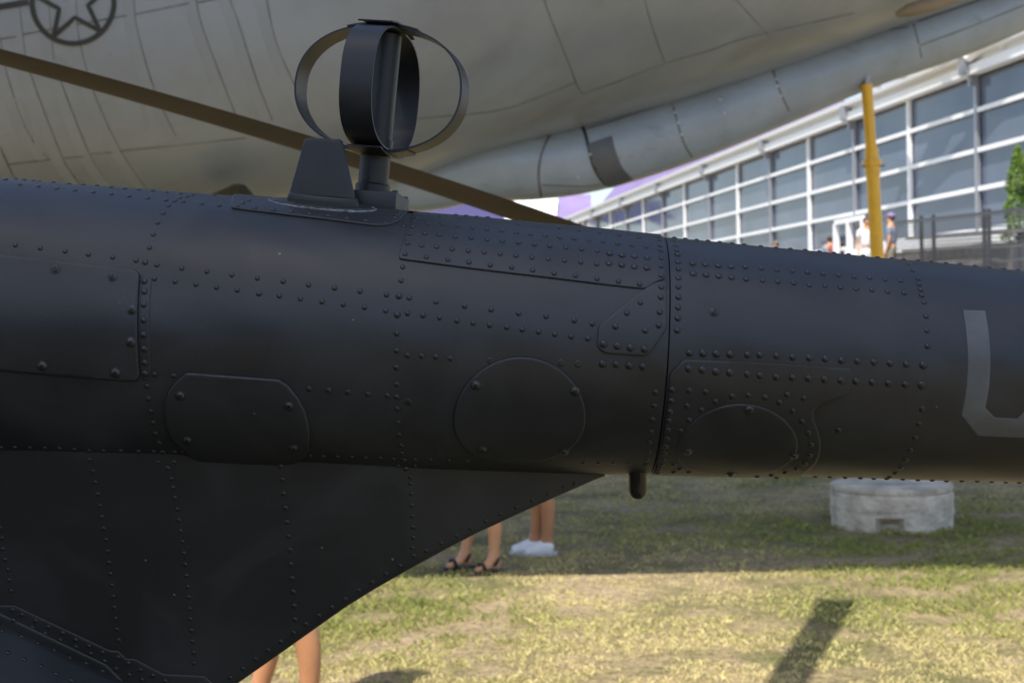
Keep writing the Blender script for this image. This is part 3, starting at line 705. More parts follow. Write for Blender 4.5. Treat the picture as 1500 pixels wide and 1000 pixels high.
# unseen slab added as the horizontal stabiliser, laid out to cast the straight shade edge
bm = bmesh.new()
def slab(bm, top, th):
    a_ = [bm.verts.new(Vector(p) + Vector((0, 0, th / 2))) for p in top]; b_ = [bm.verts.new(Vector(p) - Vector((0, 0, th / 2))) for p in top]
    bm.faces.new(a_); bm.faces.new(list(reversed(b_)))
    for i in range(len(top)): bm.faces.new([a_[i], b_[i], b_[(i + 1) % len(top)], a_[(i + 1) % len(top)]])
zs = 5.6
def shade_src(gx, gy, z=zs): t_ = z / S.z; return (gx + S.x * t_, gy + S.y * t_, z)
slab(bm, [shade_src(-1.6, 9.6), shade_src(5.6, 9.42), shade_src(8.5, 16.5), shade_src(1.4, 17.5)], .16)
bmesh.ops.recalc_face_normals(bm, faces=bm.faces); obj('stabiliser', bm, M['kc'], ub, smooth=False)

# ------------------------------------------------------------------ dark helicopter tail boom (the subject)
D = 1.80
def sil(px):
    top = np.interp(px, [-500, 0, 200, 380, 600, 960, 1290, 1500, 2000], [219, 261.5, 277, 290, 312, 345.5, 377, 396, 443])
    bot = np.interp(px, [-500, 0, 600, 900, 975, 1200, 1500, 2000], [712, 706, 699, 694.5, 694, 699, 708.5, 722])
    return top, bot
tab = []
for px in range(-500, 2001, 50):
    a_, b_ = sil(px); e1, e2 = elev(px, a_), elev(px, b_); mid = (e1 + e2) / 2
    d_ = ray(px, (a_ + b_) / 2); tab.append((d_.x / d_.y * D, CAM.z + D * math.tan(mid), D / math.cos(mid) * math.sin((e1 - e2) / 2)))
tab = np.array(tab)
TILT = .08
XS = (lambda d_: d_.x / d_.y * (D - .16))(ray(979.5, 500))
def zc(X): return float(np.interp(X, tab[:, 0], tab[:, 1]))
def Rb(X, th=0, aft=None):
    r_ = float(np.interp(X, tab[:, 0], tab[:, 2]))
    r_ += .00035 * math.sin(X * 19 + 2 * math.sin(th * 3)) * math.sin(th * 7 + X * 5) + .0003 * math.sin(X * 43 + th * 11)
    if aft is None: aft = X > XS
    return r_ - (.0014 if aft else 0)
def bpt(X, th, w_=0, aft=None):
    R_ = Rb(X, th, aft) + w_; c_, s_ = math.cos(th), math.sin(th)
    return Vector((X + TILT * Rb(X, 0, aft) * s_, D - R_ * c_, zc(X) + R_ * s_))
def bnorm(X, th): 
    sl = (Rb(X + .05, 0, True) - Rb(X - .05, 0, True)) / .1
    return Vector((-sl, -math.cos(th), math.sin(th) - .0)).normalized()
def buv(p):
    X = p.x
    for _ in range(4):
        th = math.atan2(p.z - zc(X), D - p.y); X = p.x - TILT * Rb(X, 0) * math.sin(th)
    return X, th
heli = empty('dark_helicopter', (tab[0][0] - 3, D, 0), 'dark charcoal riveted helicopter tail boom filling the foreground with antennas on top', 'helicopter')
PINV[heli.name] = Matrix.Translation(heli.location).inverted()
def boom_skin(name, X0, X1, aft):
    nx = max(8, int((X1 - X0) / .012)); nt_ = 160
    rows = [[bpt(X0 + (X1 - X0) * i / nx, 2 * PI * k / nt_, 0, aft) for k in range(nt_)] for i in range(nx + 1)]
    sg = .0012
    # rolled lips at both ends
    def lip(X, s_): return [[bpt(X + s_ * .0006, 2 * PI * k / nt_, -.0008, aft) for k in range(nt_)], [bpt(X + s_ * .0007, 2 * PI * k / nt_, -.006, aft) for k in range(nt_)]]
    rows = list(reversed(lip(X0, -1))) + rows + lip(X1, 1)
    bm = bmesh.new(); grid(bm, rows, closed_v=True); bmesh.ops.recalc_face_normals(bm, faces=bm.faces)
    bv = BVHTree.FromBMesh(bm); o = obj(name, bm, M['boom'], heli, angle=50); return o, bv
fwd, bv_f = boom_skin('forward_boom_skin', tab[2][0], XS - .0011, False)
aft_, bv_a = boom_skin('aft_boom_skin', XS + .0011, tab[-2][0], True)
bm = bmesh.new(); grid(bm, [[bpt(XS + dx, 2 * PI * k / 120, -.0045, True) for k in range(120)] for dx in (-.012, .012)], closed_v=True)
obj('joint_ring', bm, M['groove'], heli)
SURF = [(bv_f, fwd), (bv_a, aft_)]
IDN = Matrix.Identity(4)
for o in (fwd, aft_): PINV[o.name] = IDN
def hit_all(px, py, surf=None):
    best = None
    for bv, o in (surf or SURF):
        r_ = bv.ray_cast(CAM, ray(px, py))
        if r_[0] is not None and (best is None or r_[3] < best[3]): best = (r_[0], r_[1], o, r_[3])
    return best
def boom_hit(px, py):
    """pixel on the boom skin only, nudged inwards if it falls off the silhouette"""
    mid = sum(sil(px)) / 2; s_ = 1 if py < mid else -1
    for k in range(0, 40):
        h_ = hit_all(px, py + s_ * k * .5, [(bv_f, fwd), (bv_a, aft_)])
        if h_: return h_
    return None
def resample(pts, step=.004):
    out = []; n_ = len(pts)
    for i in range(n_):
        a0, b0 = np.array(pts[i]), np.array(pts[(i + 1) % n_]); m_ = max(1, int(np.hypot(*(b0 - a0)) / step))
        for q in range(m_): out.append(a0 + (b0 - a0) * q / m_)
    return out
def round_poly(pts, r=8):
    out = []; n_ = len(pts)
    for i in range(n_):
        p0, p1, p2 = [np.array(pts[(i + k) % n_], float) for k in (-1, 0, 1)]
        l0, l1 = np.hypot(*(p0 - p1)), np.hypot(*(p2 - p1)); q = min(r, l0 * .4, l1 * .4)
        a0, b0 = p1 + (p0 - p1) / l0 * q, p1 + (p2 - p1) / l1 * q
        for f_ in (0, .33, .67, 1): out.append(tuple((1 - f_) ** 2 * a0 + 2 * f_ * (1 - f_) * p1 + f_ ** 2 * b0))
    return out
RREF = .16
def plate_uv(name, uv, h, parent, m, bev=.0009, aft=None, mapf=None, vstep=.005, register=True):
    """raised sheet following the surface: outline at height 0, inset cap at height h"""
    mapf = mapf or (lambda u, v, w_: bpt(u, v / RREF, w_, aft))
    P = resample(uv, .005); n_ = len(P)
    area = sum(P[i][0] * P[(i + 1) % n_][1] - P[(i + 1) % n_][0] * P[i][1] for i in range(n_))
    if area < 0: P.reverse()
    N = []
    for i in range(n_):
        t_ = P[(i + 1) % n_] - P[i - 1]; l_ = np.hypot(*t_) + 1e-9; N.append(np.array([t_[1], -t_[0]]) / l_)
    lay = [(0, -.0006), (0, h * .55), (bev * .3, h * .85), (bev, h), (bev + .0025, h)]
    bm = bmesh.new(); rings = []
    for off, hh in lay: rings.append([bm.verts.new((P[i][0] - N[i][0] * off, P[i][1] - N[i][1] * off, hh)) for i in range(n_)])
    for a0, b0 in zip(rings, rings[1:]):
        for i in range(n_): bm.faces.new([a0[i], a0[(i + 1) % n_], b0[(i + 1) % n_], b0[i]])
    bm.faces.new(rings[-1])
    vs = [v.co.y for v in bm.verts]; v0 = math.floor(min(vs) / vstep) * vstep
    while v0 < max(vs):
        v0 += vstep; bmesh.ops.bisect_plane(bm, geom=bm.verts[:] + bm.edges[:] + bm.faces[:], plane_co=(0, v0, 0), plane_no=(0, 1, 0), dist=1e-6)
    us = [v.co.x for v in bm.verts]; u0 = math.floor(min(us) / .02) * .02
    while u0 < max(us):
        u0 += .02; bmesh.ops.bisect_plane(bm, geom=bm.verts[:] + bm.edges[:] + bm.faces[:], plane_co=(u0, 0, 0), plane_no=(1, 0, 0), dist=1e-6)
    bmesh.ops.triangulate(bm, faces=[f_ for f_ in bm.faces if len(f_.verts) > 4])
    for v in bm.verts: v.co = mapf(v.co.x, v.co.y, v.co.z)
    bmesh.ops.recalc_face_normals(bm, faces=bm.faces)
    bm.normal_update()
    s_ = sum(f_.normal.dot(f_.calc_center_median() - CAM) * f_.calc_area() for f_ in bm.faces)
    if s_ > 0: bmesh.ops.reverse_faces(bm, faces=bm.faces)
    bv = BVHTree.FromBMesh(bm); o = obj(name, bm, m, parent, angle=60)
    PINV[o.name] = IDN
    if name == 'access_panel': plate_uv('panel_gap', [P[i] + N[i] * .0008 for i in range(n_)], .0004, o, M['groove'], bev=.0001, aft=aft, register=False)
    if register: SURF.append((bv, o))
    return o
def plate(name, pts, h, parent, r=8, m=None, **kw):
    uv = []
    for (px, py) in round_poly(pts, r):
        h_ = boom_hit(px, py); X, th = buv(h_[0]); uv.append((X, th * RREF))
    return plate_uv(name, uv, h, parent, m or M['boom'], **kw)
# doubler and patch plates (outlines traced in photo pixels, then built on the boom's own surface)
plate('antenna_doubler', [(338, 306), (545, 331.6), (566, 331.6), (584, 326), (597, 311), (612, 303), (600, 296), (350, 275), (340, 290)], .0024, fwd, 5, aft=False)
def edge_uv(px, py):
    X, th = buv(boom_hit(px, py)[0]); return X, th
uA = edge_uv(584, 380); uB = edge_uv(600, 322)
uv = []
for p_ in [(584, 380), (740, 400), (890, 418), (935, 423), (947, 423), (962, 413), (975, 409)]:
    X, th = edge_uv(*p_); uv.append((min(X, XS - .0025), th * RREF))
uv += [(XS - .0025, 1.9 * RREF), (uB[0] + .0, 1.9 * RREF), (uB[0] + .002, uB[1] * RREF)]
plate_uv('skin_patch', round_poly(uv, .004), .0022, fwd, M['boom'], aft=False)
uv = []
for p_ in [(876.5, 478), (920, 443), (944, 424), (963, 413.5), (976, 413), (977, 481), (956, 511), (947, 521), (932, 521), (884, 517), (875, 508)]:
    X, th = edge_uv(*p_); uv.append((min(X, XS - .003), th * RREF))
plate_uv('corner_gusset', round_poly(uv, .005), .0028, fwd, M['boom'], aft=False)
uv = []
for p_ in [(980, 548), (1001, 526), (1100, 530), (1244, 539), (1248, 548), (1245, 570), (1241, 577), (1202, 590), (1191, 600), (1192, 614), (1198, 629), (1202, 644), (1201, 662), (1194, 677), (1182, 687)]:
    X, th = edge_uv(*p_); uv.append((max(X, XS + .003), th * RREF))
thb = -1.75 * RREF
uv += [(uv[-1][0] - .015, thb), (XS + .003, thb)]
plate_uv('aft_doubler', round_poly(uv, .004), .0034, aft_, M['boom'], aft=True)
p1 = plate('access_panel', [(-260, 345), (-40, 369), (198, 396), (205, 402), (205, 552), (198, 558), (0, 542), (-260, 524)], .0032, heli, 7, aft=False)
plate('strap_plate', [(207.5, 402), (217.5, 404), (222, 410), (221.5, 549), (216, 556), (207.5, 557)], .0011, fwd, 4, aft=False)
p2 = plate('access_panel', [(273, 545), (410, 555), (423, 564), (437, 581), (447, 599), (453, 620), (454, 638), (452, 656), (446, 668), (432, 676), (400, 679), (350, 677), (292, 673), (275, 664), (260, 651), (250, 640), (243, 620), (241, 602), (243, 587), (247, 573), (258, 558)], .0040, heli, 3, bev=.002, aft=False)
def disc(name, cx, ytop, rpx, h, aft):
    X, th = edge_uv(cx, ytop); r_ = rpx / FPX * (D - .165); c = (X, th * RREF - r_)
    th_c = c[1] / RREF; 
    uv = [(c[0] + r_ * math.cos(a0), c[1] + r_ * math.sin(a0)) for a0 in [2 * PI * k / 72 for k in range(72)]]
    return plate_uv(name, uv, h, heli, M['boom'], bev=.0014, aft=aft)
p3 = disc('access_panel', 767, 522.5, 98, .0034, False)
p4 = disc('access_panel', 1090, 589.5, 92, .0050, True)

# ventral fairing ------------------------------------------------
seam_px = [(-420, 652), (-200, 655), (0, 659), (235, 664), (400, 674), (590, 684), (700, 689), (800, 692.2), (886, 694.2)]
sp = []
for p_ in seam_px:
    h_ = boom_hit(*p_); sp.append(tuple(h_[0]))
sp = np.array(sp)
KF = .24
def yF(X, z):
    return float(np.interp(X, sp[:, 0], sp[:, 1])) + KF * max(-.05, float(np.interp(X, sp[:, 0], sp[:, 2])) - z) 
def fair_hit(px, py):
    d_ = ray(px, py); Y = D - .1
    for _ in range(40):
        p = CAM + d_ * (Y / d_.y); Y = .5 * Y + .5 * yF(p.x, p.z)
    return CAM + d_ * (Y / d_.y)
edge_px = [(-420, 1330), (-200, 1290), (0, 1220), (200, 1108), (290, 1042), (350, 996), (410, 954), (455, 922), (506, 886), (548, 860), (590, 836), (650, 803), (700, 777), (750, 754), (805, 729), (850, 709), (886, 693.6)]
def ey(px): return float(np.interp(px, [e[0] for e in edge_px], [e[1] for e in edge_px]))
def sy(px): return float(np.interp(px, [e[0] for e in seam_px], [e[1] for e in seam_px]))
bm = bmesh.new(); rows = []
cols = list(np.linspace(-420, 340, 30)) + list(np.linspace(350, 886, 60))
for px in cols:
    a0, b0 = sy(px), max(ey(px), sy(px) + .3); row = []
    top = fair_hit(px, a0); row.append(top + Vector((0, .012, .012)))
    for q in range(17):
        p = fair_hit(px, a0 + (b0 - a0) * q / 16)
        # small fillet where the fairing meets the boom
        s_ = (b0 - a0) * q / 16; p.y += 0
        row.append(p)
    e_ = row[-1]
    back = [Vector((p.x, 2 * D - p.y, p.z)) for p in reversed(row)]
    half = D - e_.y
    und = [Vector((e_.x, e_.y + .0025, e_.z - .0022)), Vector((e_.x, e_.y + .008, e_.z - .0035)), Vector((e_.x, 2 * D - e_.y - .008, e_.z - .0035)), Vector((e_.x, 2 * D - e_.y - .0025, e_.z - .0022))]
    rows.append(row + und + back)
grid(bm, rows); bmesh.ops.recalc_face_normals(bm, faces=bm.faces)
bm.normal_update()
if sum(f_.normal.dot(f_.calc_center_median() - Vector((f_.calc_center_median().x, D, f_.calc_center_median().z))) * f_.calc_area() for f_ in bm.faces) < 0: bmesh.ops.reverse_faces(bm, faces=bm.faces)
bv_v = BVHTree.FromBMesh(bm); fair = obj('ventral_fairing', bm, M['boom'], heli, angle=40); PINV[fair.name] = IDN
SURF.append((bv_v, fair))
fmap = lambda u, v, w_: Vector((u, yF(u, v) - w_, v + w_ * KF))
def fplate(name, pts, h, r=3, bev=.002):
    uv = [(lambda q: (q.x, q.z))(fair_hit(*p_)) for p_ in round_poly(pts, r)]
    return plate_uv(name, uv, h, fair, M['boom'], bev=bev, mapf=fmap, vstep=.03)
fplate('edge_strip', [(-200, 790), (0, 886), (22, 886), (162, 952), (174, 952), (186, 964), (198, 964), (240, 986), (300, 989), (330, 1015), (250, 1080), (-200, 1080)], .003, 3, .0028)
fplate('lower_strip', [(-200, 802), (0, 896), (158, 972), (186, 1000), (200, 1080), (-200, 1080)], .0062, 3, .003)
# stabiliser root: a slab that leaves the fairing towards the camera, its upper face tilted to the sky
e0, e1 = fair_hit(-260, 787), fair_hit(0, 911); e2 = fair_hit(196, 1003); e3 = fair_hit(330, 1070)
top = [e0, e1, e2, e3]; rows = []
for p in top:
    rows.append([p + Vector((0, .01, .004)), p + Vector((0, -.009, .0)), p + Vector((0, -.015, -.004)), p + Vector((-.02, -.06, -.03)), p + Vector((-.03, -.19, -.125)), p + Vector((-.03, -.21, -.15)), p + Vector((-.03, -.19, -.17)), p + Vector((0, .01, -.10))])
bm = bmesh.new(); V = grid(bm, rows, closed_v=True); bm.faces.new(V[0]); bm.faces.new(list(reversed(V[-1]))); bmesh.ops.recalc_face_normals(bm, faces=bm.faces)
bv_s = BVHTree.FromBMesh(bm); stab = obj('stabiliser', bm, M['boom'], heli, angle=30); PINV[stab.name] = IDN; SURF.append((bv_s, stab))

# rivets ---------------------------------------------------------
RV = []       # (px, py, diameter in px)
def radd(off, sc_, pts, d=9.0): RV.extend((off[0] + u_ * sc_, off[1] + v_ * sc_, d) for u_, v_ in pts)
A = (0, 250); s3 = .3
radd(A, s3, [(27,45),(75,41),(118,40),(162,42),(192,48),(260,55),(337,62),(405,68),(473,74),(542,82),(608,89),(676,95),(745,100),(812,107),(880,114),(938,120),(910,127),(1045,120)], 8)
radd(A, s3, [(97,69),(187,78),(277,88),(366,97),(455,106),(543,115),(631,125),(721,134),(812,144),(853,148),(895,152),(983,162),(1070,171),(1157,174),(1243,183),(878,134),(1215,146),(1187,157)], 7.5)
radd(A, s3, [(823,171),(797,208),(770,255),(749,312),(730,376),(75,363),(197,378),(318,393),(432,409),(550,423),(665,438),(766,460),(887,476),(1010,492),(1133,509),(1257,525),(755,527),(855,541),(956,555),(1057,569),(1158,583),(1262,600)], 7.5)
radd(A, s3, [(709,447),(705,539),(705,590),(702,654),(701,729),(701,801),(703,870),(706,938),(708,989)], 9)
B = (0, 500)
radd(B, s3, [(704,37),(706,104),(708,157)], 9)
radd(B, s3, [(754,160),(848,168),(718,218),(725,280),(735,340),(748,397),(760,450),(778,495)], 7.5)
radd(B, s3, [(5,518),(72,518),(145,519),(219,521),(290,523),(362,527),(435,533),(503,534),(590,534),(677,536),(749,538),(853,540),(895,541)], 7)
radd(B, s3, [(771,588),(852,588),(835,669),(845,712),(855,763),(865,817),(873,871),(882,924),(891,977),(437,577),(454,632),(465,687),(478,744),(488,801),(498,856),(505,912),(518,967)], 6.5)
radd(B, s3, [(795,541),(820,618)], 8.5)
Cc = (0, 700)
radd(Cc, s3, [(525,356),(532,411),(539,467),(546,522),(552,577),(558,631),(565,684),(571,738),(580,790),(891,310),(898,366),(905,421),(911,476),(918,530),(921,580),(926,637),(929,687),(935,743),(939,796),(945,850),(947,902),(0,243),(9,292),(14,345),(25,397),(37,447),(44,497),(54,550),(1310,840),(1248,884),(1187,930),(1126,974)], 6.5)
RV.extend((x, y, 7) for x, y in [(18,893),(32,900),(52,909),(71,918),(92,927),(111,937),(130,946),(150,955),(173,962),(188,971),(206,981),(224,989),(242,997),(20,908),(47,919),(66,928),(88,937),(111,947),(133,957),(153,968),(170,979),(189,988),(208,995),(3,923),(32,931),(56,941),(80,951),(103,962),(126,972),(150,983),(12,955),(36,965),(60,975),(83,986),(105,995)])
Dd = (350, 500)
radd(Dd, s3, [(768,127),(770,209),(770,271),(772,328),(776,396),(782,455),(792,508),(796,545),(815,620),(824,68),(892,71),(961,75),(1032,83),(343,231),(438,239),(533,248),(630,256),(724,264)], 8)
radd(Dd, s3, [(804,579)], 9)
radd(Dd, s3, [(345,558),(410,561),(480,562),(550,563),(618,567),(690,570),(755,574),(857,575),(935,579),(1024,580),(1115,583),(778,608),(857,608),(835,660),(837,692),(842,743),(844,798),(847,851),(851,905),(853,957)], 6.8)
radd(Dd, s3, [(204,608),(212,672),(219,741),(228,812),(235,881),(242,950)], 8)
Ee = (350, 700)
radd(Ee, s3, [(250,350),(254,420),(259,488),(266,554),(270,622),(274,690)], 8)
radd(Ee, s3, [(850,238),(852,291),(1278,175),(1205,210),(1132,245),(1061,281),(989,318),(916,354),(22,931)], 6.5)
radd(Ee, s3, [(848,340),(853,378),(787,427),(718,467),(651,508),(585,548),(520,590),(455,629),(391,671),(328,712),(266,754),(204,797),(143,840),(82,882)], 7.5)
Ff = (700, 500)
radd(Ff, s3, [(472,690),(420,710),(343,741),(265,774),(188,808),(112,842),(516,592),(590,592),(662,592),(736,595)], 6.5)
radd(Ff, s3, [(868,248),(862,315),(853,381),(845,441),(838,493),(834,538),(825,574),(820,600),(949,235),(945,290),(939,343),(933,387),(929,431),(924,475),(918,512),(911,545),(907,575),(899,597),(888,615),(883,628),(880,641),(1032,240),(1113,246),(1022,315),(1092,334),(1032,384),(990,437),(1160,293),(1241,268),(1320,262),(958,600),(987,623),(957,637),(1030,638)], 8.5)
radd(Ff, s3, [(614,12),(681,21),(745,30),(814,37),(609,109),(676,111),(740,118),(806,122),(1034,55),(1099,57),(1165,60),(1232,62),(1029,132),(1096,138),(1163,147),(1231,152)], 11.2)
Gg = (380, 0)
radd(Gg, .34, [(60,905),(138,913),(218,922),(297,930),(378,940),(458,950),(540,960),(583,938),(593,925),(605,915)], 8)
Hh = (380, 280)
radd(Hh, s3, [(883,124),(978,133),(960,118),(1010,122),(1062,127),(1115,130),(770,132),(825,157),(898,163),(968,171),(1040,179),(1112,187),(1184,194),(1255,202),
              (736,208),(809,207),(880,213),(958,223),(1035,229),(1112,237),(1188,244),(724,254),(793,265),(866,272),(942,283),(1019,291),(1097,298),(1176,306),(1253,315),
              (711,307),(815,321),(921,334),(1023,347),(1127,361),(758,147),(750,174),(705,171)], 7.8)
radd(Hh, s3, [(700,370),(692,437),(671,694),(670,778),(668,860),(116,440),(240,457),(367,472),(492,489),(621,506),(732,520),(863,540),(1002,561),(1132,578),(0,500),(98,510),(200,525),(306,539),(409,553),(513,567),(617,582),(724,596),(800,606),(880,617),(965,632),(1044,643),(1125,654)], 8)
radd(Hh, s3, [(682,511),(673,603)], 9.5)
Ii = (740, 280)
radd(Ii, s3, [(67,160),(165,170),(263,181),(361,191),(458,203),(559,214),(655,226),(55,203),(125,210),(197,217),(267,226),(338,232),(409,240),(480,247),(550,256),(620,264),(690,271),
              (67,252),(143,260),(218,268),(297,275),(374,284),(450,292),(54,314),(132,324),(211,331),(290,339),(369,347),(447,356),(32,372),(135,386),(239,401),(344,412),(449,427),(553,440),(657,454)], 8)
radd(Ii, s3, [(750,226),(754,238),(757,265),(761,288),(764,327),(763,367),(763,412)], 8)
radd(Ii, s3, [(763,467),(760,517),(755,590),(750,654),(826,228),(830,243),(836,265),(840,287),(843,310),(844,345),(847,381),(847,423),(846,467),(847,517),(845,567),(844,620),(841,679)], 9)
radd(Ii, s3, [(66,596),(200,611),(338,631),(425,647),(8,664),(84,675),(163,686),(243,698),(323,709),(404,720),(661,544),(595,595)], 8)
radd(Ii, s3, [(539,660),(685,679)], 9)
radd(Ii, s3, [(511,304),(571,312),(632,318),(694,325),(508,352),(570,360),(632,368),(693,374),(916,352),(978,357),(1041,363),(1104,368),(919,402),(982,408),(1044,414),(1107,420)], 10.5)
radd(Ii, s3, [(1173,370),(1178,429)], 9)
Jj = (1100, 300)
radd(Jj, s3, [(48,192),(122,199),(193,205),(265,212),(335,219),(405,226),(477,233),(548,240),(618,246),(688,253),(747,267),(815,266),(882,273),(953,279),(1022,285),(1095,292),(1165,299),(1235,306),(1305,313)], 8)
radd(Ii, s3, [(880,222),(935,228),(990,234),(1048,240),(1108,246),(1168,252)], 8)
radd(Jj, s3, [(770,291),(790,321),(817,360),(822,387),(830,413),(835,441),(845,475),(856,543),(860,613),(863,689),(837,995),
              (52,310),(127,317),(204,323),(277,329),(353,337),(428,343),(506,351),(581,356),(656,364),(731,370),(57,369),(132,375),(209,382),(286,391),(363,395),(438,402),(515,410),(591,415),(669,423),(748,430)], 8.5)
radd(Jj, s3, [(-17,716 + 15),(44,732),(125,736),(204,743),(285,747),(364,751),(442,759),(521,762),(601,767),(680,772),(760,777),(-17,826),(44,833),(123,840),(202,843),(281,847),(359,852),(440,857),(514,861),(593,866),(672,871),(754,876)], 9.8)
radd(Jj, s3, [(842,782),(834,880)], 12)
radd(Jj, s3, [(70,939),(140,963),(178,926),(258,943)], 8.5)
Kk = (1100, 560)
radd(Kk, s3, [(835,130),(821,203),(802,270),(779,329),(756,377),(731,415),(704,443),(676,461),(663,473),(30,458),(100,452),(125,463),(167,440),(222,422),(263,395),(288,355),(294,302),(281,245),(250,189),(205,138),(428,233)], 8.5)
radd(Kk, s3, [(315,465),(385,467),(460,468),(535,470),(600,471),(742,476),(815,478),(885,480),(955,483),(1030,485),(1105,488),(1175,490),(1245,492),(1310,494)], 8)
# rows carry on outside the frame
RV.extend((x, 263 - 8.7 * (30 - x) / 90, 8) for x in range(-10, -200, -21))
found = []
for (px, py, d) in RV:
    mid = sum(sil(px)) / 2; s_ = 1 if py < mid else -1; h_ = None
    lim = 14 if (abs(py - sil(px)[0]) < 16 or abs(py - sil(px)[1]) < 16) else 1
    for k in range(lim):
        h_ = hit_all(px, py + s_ * k * .5)
        if h_: break
    if not h_: continue
    p, n_, o, _ = h_
    if n_.dot(ray(px, py)) > 0: n_ = -n_
    r_ = d * .5 * .97 / FPX * (p - CAM).length
    found.append((d, p, n_.copy(), o, r_))
found.sort(key=lambda f_: -f_[0])
rv_me = {}
rest = bmesh.new()
for i, (d, p, n_, o, r_) in enumerate(found):
    key = round(d * 2) / 2
    if key not in rv_me: rv_me[key] = dome_mesh('rivet', key * .5 * 1.05 / FPX * 1.65, key * .5 / FPX * 1.65 * .62, 16, 5, [M['rivet']])
    par = heli
    if i < 296:
        b_ = put('rivet', rv_me[key], p, n_, par, random.random() * 6)
        q_ = random.uniform(.94, 1.05); b_.scale = (q_, q_, q_ * random.uniform(.85, 1.1))
    else:
        T = Matrix.Translation(p) @ n_.to_track_quat('Z', 'Y').to_matrix().to_4x4()
        n0 = len(rest.verts); rest.from_mesh(rv_me[key]); rest.verts.ensure_lookup_table()
        for v in rest.verts[n0:]: v.co = T @ v.co
o = obj('small_rivets', rest, M['rivet'], heli, angle=80); o['kind'] = 'stuff'

# screws ---------------------------------------------------------
def screw_mesh():
    bm = bmesh.new(); r, hgt, n_, rg = .0046, .0022, 20, 4
    prof = [(.0060, .0001), (.0060, .0005), (.0050, .0007), (r, .0006)] + [(r * math.cos(PI / 2 * k / rg), .0006 + hgt * math.sin(PI / 2 * k / rg)) for k in range(1, rg)]
    V = [[bm.verts.new((rr_ * math.cos(2 * PI * q / n_), rr_ * math.sin(2 * PI * q / n_), z)) for q in range(n_)] for rr_, z in prof]
    for i in range(len(V) - 1):
        for q in range(n_):
            f_ = bm.faces.new([V[i][q], V[i][(q + 1) % n_], V[i + 1][(q + 1) % n_], V[i + 1][q]]); f_.smooth = True
            if i < 2: f_.material_index = 2
    c = bm.verts.new((0, 0, .0006 + hgt * .96))
    for q in range(n_): bm.faces.new([V[-1][q], V[-1][(q + 1) % n_], c]).smooth = True
    for a0 in (0, PI / 2): box(bm, (-.0021, -.0006, .0018), (.0021, .0006, .00285), M=Matrix.Rotation(a0, 4, 'Z'), mi=1)
    me = bpy.data.meshes.new('screw'); bm.to_mesh(me); bm.free()
    for m_ in (M['screw'], M['slot'], M['rivet']): me.materials.append(m_)
    return me
sm = screw_mesh()
for (px, py, par) in [(81.6, 394, p1), (165, 405, p1), (193, 453.5, p1), (191.5, 501, p1), (62, 536, p1), (169, 546, p1), (264, 579.5, p2), (274, 644.5, p2), (423, 594.5, p2), (430, 656, p2),
                      (697, 564.5, p3), (842.5, 573, p3), (706, 658, p3), (826, 661.5, p3), (1097.5, 600, p4), (1007, 661, p4), (1163, 667, p4), (1070, 694, p4), (1046, 456.5, aft_)]:
    h_ = hit_all(px, py) or boom_hit(px, py)
    o = put('screw', sm, h_[0], h_[1] if h_[1].dot(ray(px, py)) < 0 else -h_[1], par, random.random() * 3)
    if par is p2: pass
# flush plugged holes near the round cover
plug = dome_mesh('plug', .0042, .00035, 16, 2, [M['rivet']])
for (px, py) in [(718.5, 528.5), (822, 531.5), (847, 533), (598, 589)]:
    h_ = hit_all(px, py)
    put('plug', plug, h_[0], h_[1] if h_[1].dot(ray(px, py)) < 0 else -h_[1], fwd)

# letter (the start of a U) --------------------------------------
uv = [(lambda q: (q[0], q[1] * RREF))(edge_uv(*p_)) for p_ in [(1411, 454), (1443, 455), (1449, 495), (1450.5, 540), (1449, 565), (1443, 597), (1457, 611), (1490, 613), (1503, 600), (1510, 565), (1511, 520), (1505, 458), (1536, 459), (1544, 520), (1542, 570), (1535, 610), (1506, 641), (1432, 638), (1408, 607), (1416, 565), (1418, 530), (1416, 490)]]
plate_uv('letter_marking', uv, .00025, aft_, M['letter'], bev=.0001, aft=True, register=False)

# drain tube / tail light below the boom --------------------------
bm = bmesh.new(); c = at(934, 700, D - .03); rows = []
prof = [(.0125, .012), (.0125, -.012), (.0118, -.013), (.0118, -.018), (.0113, -.021), (.0100, -.0245), (.0075, -.027), (.004, -.0283), (.0, -.0286)]
prof = [(.0126, .025), (.0126, .004), (.0118, .003), (.0118, -.014), (.0112, -.018), (.0096, -.022), (.0068, -.0248), (.0035, -.0262), (.0002, -.0266)]
for k in range(32): rows.append([c + Vector((r_ * math.cos(2 * PI * k / 32), r_ * math.sin(2 * PI * k / 32), z)) for r_, z in prof])
grid(bm, rows, closed_u=True); bmesh.ops.recalc_face_normals(bm, faces=bm.faces); obj('drain_tube', bm, M['lampglass'], heli, angle=50)

# blade antenna ----------------------------------------------------
Yf = D - .045
def fp(px, py, dy=0): q = at(px, py, Yf); return Vector((q.x, Yf + dy, q.z))
bl, br, tl, tr_ = fp(423.5, 283.5), fp(521, 291), fp(447, 202), fp(501.5, 204.5)
bm = bmesh.new(); rows = []
lv = [(0, 1.0), (.1, 1), (.5, 1), (.9, 1), (.955, 1), (.985, .95), (1.0, .86)]
for f_, sh in lv:
    L_, R_ = bl.lerp(tl, f_), br.lerp(tr_, f_); c = (L_ + R_) / 2; hx = (R_ - L_) / 2 * sh; th = (.0085 - .004 * f_) * (sh if sh > .9 else .5)
    rows.append([c + hx * math.copysign(abs(math.cos(a0)) ** .8, math.cos(a0)) + Vector((0, th * math.copysign(abs(math.sin(a0)) ** .75, math.sin(a0)), 0)) for a0 in [2 * PI * k / 48 for k in range(48)]])
V = grid(bm, rows, closed_v=True); bm.faces.new(V[-1]); bmesh.ops.recalc_face_normals(bm, faces=bm.faces)
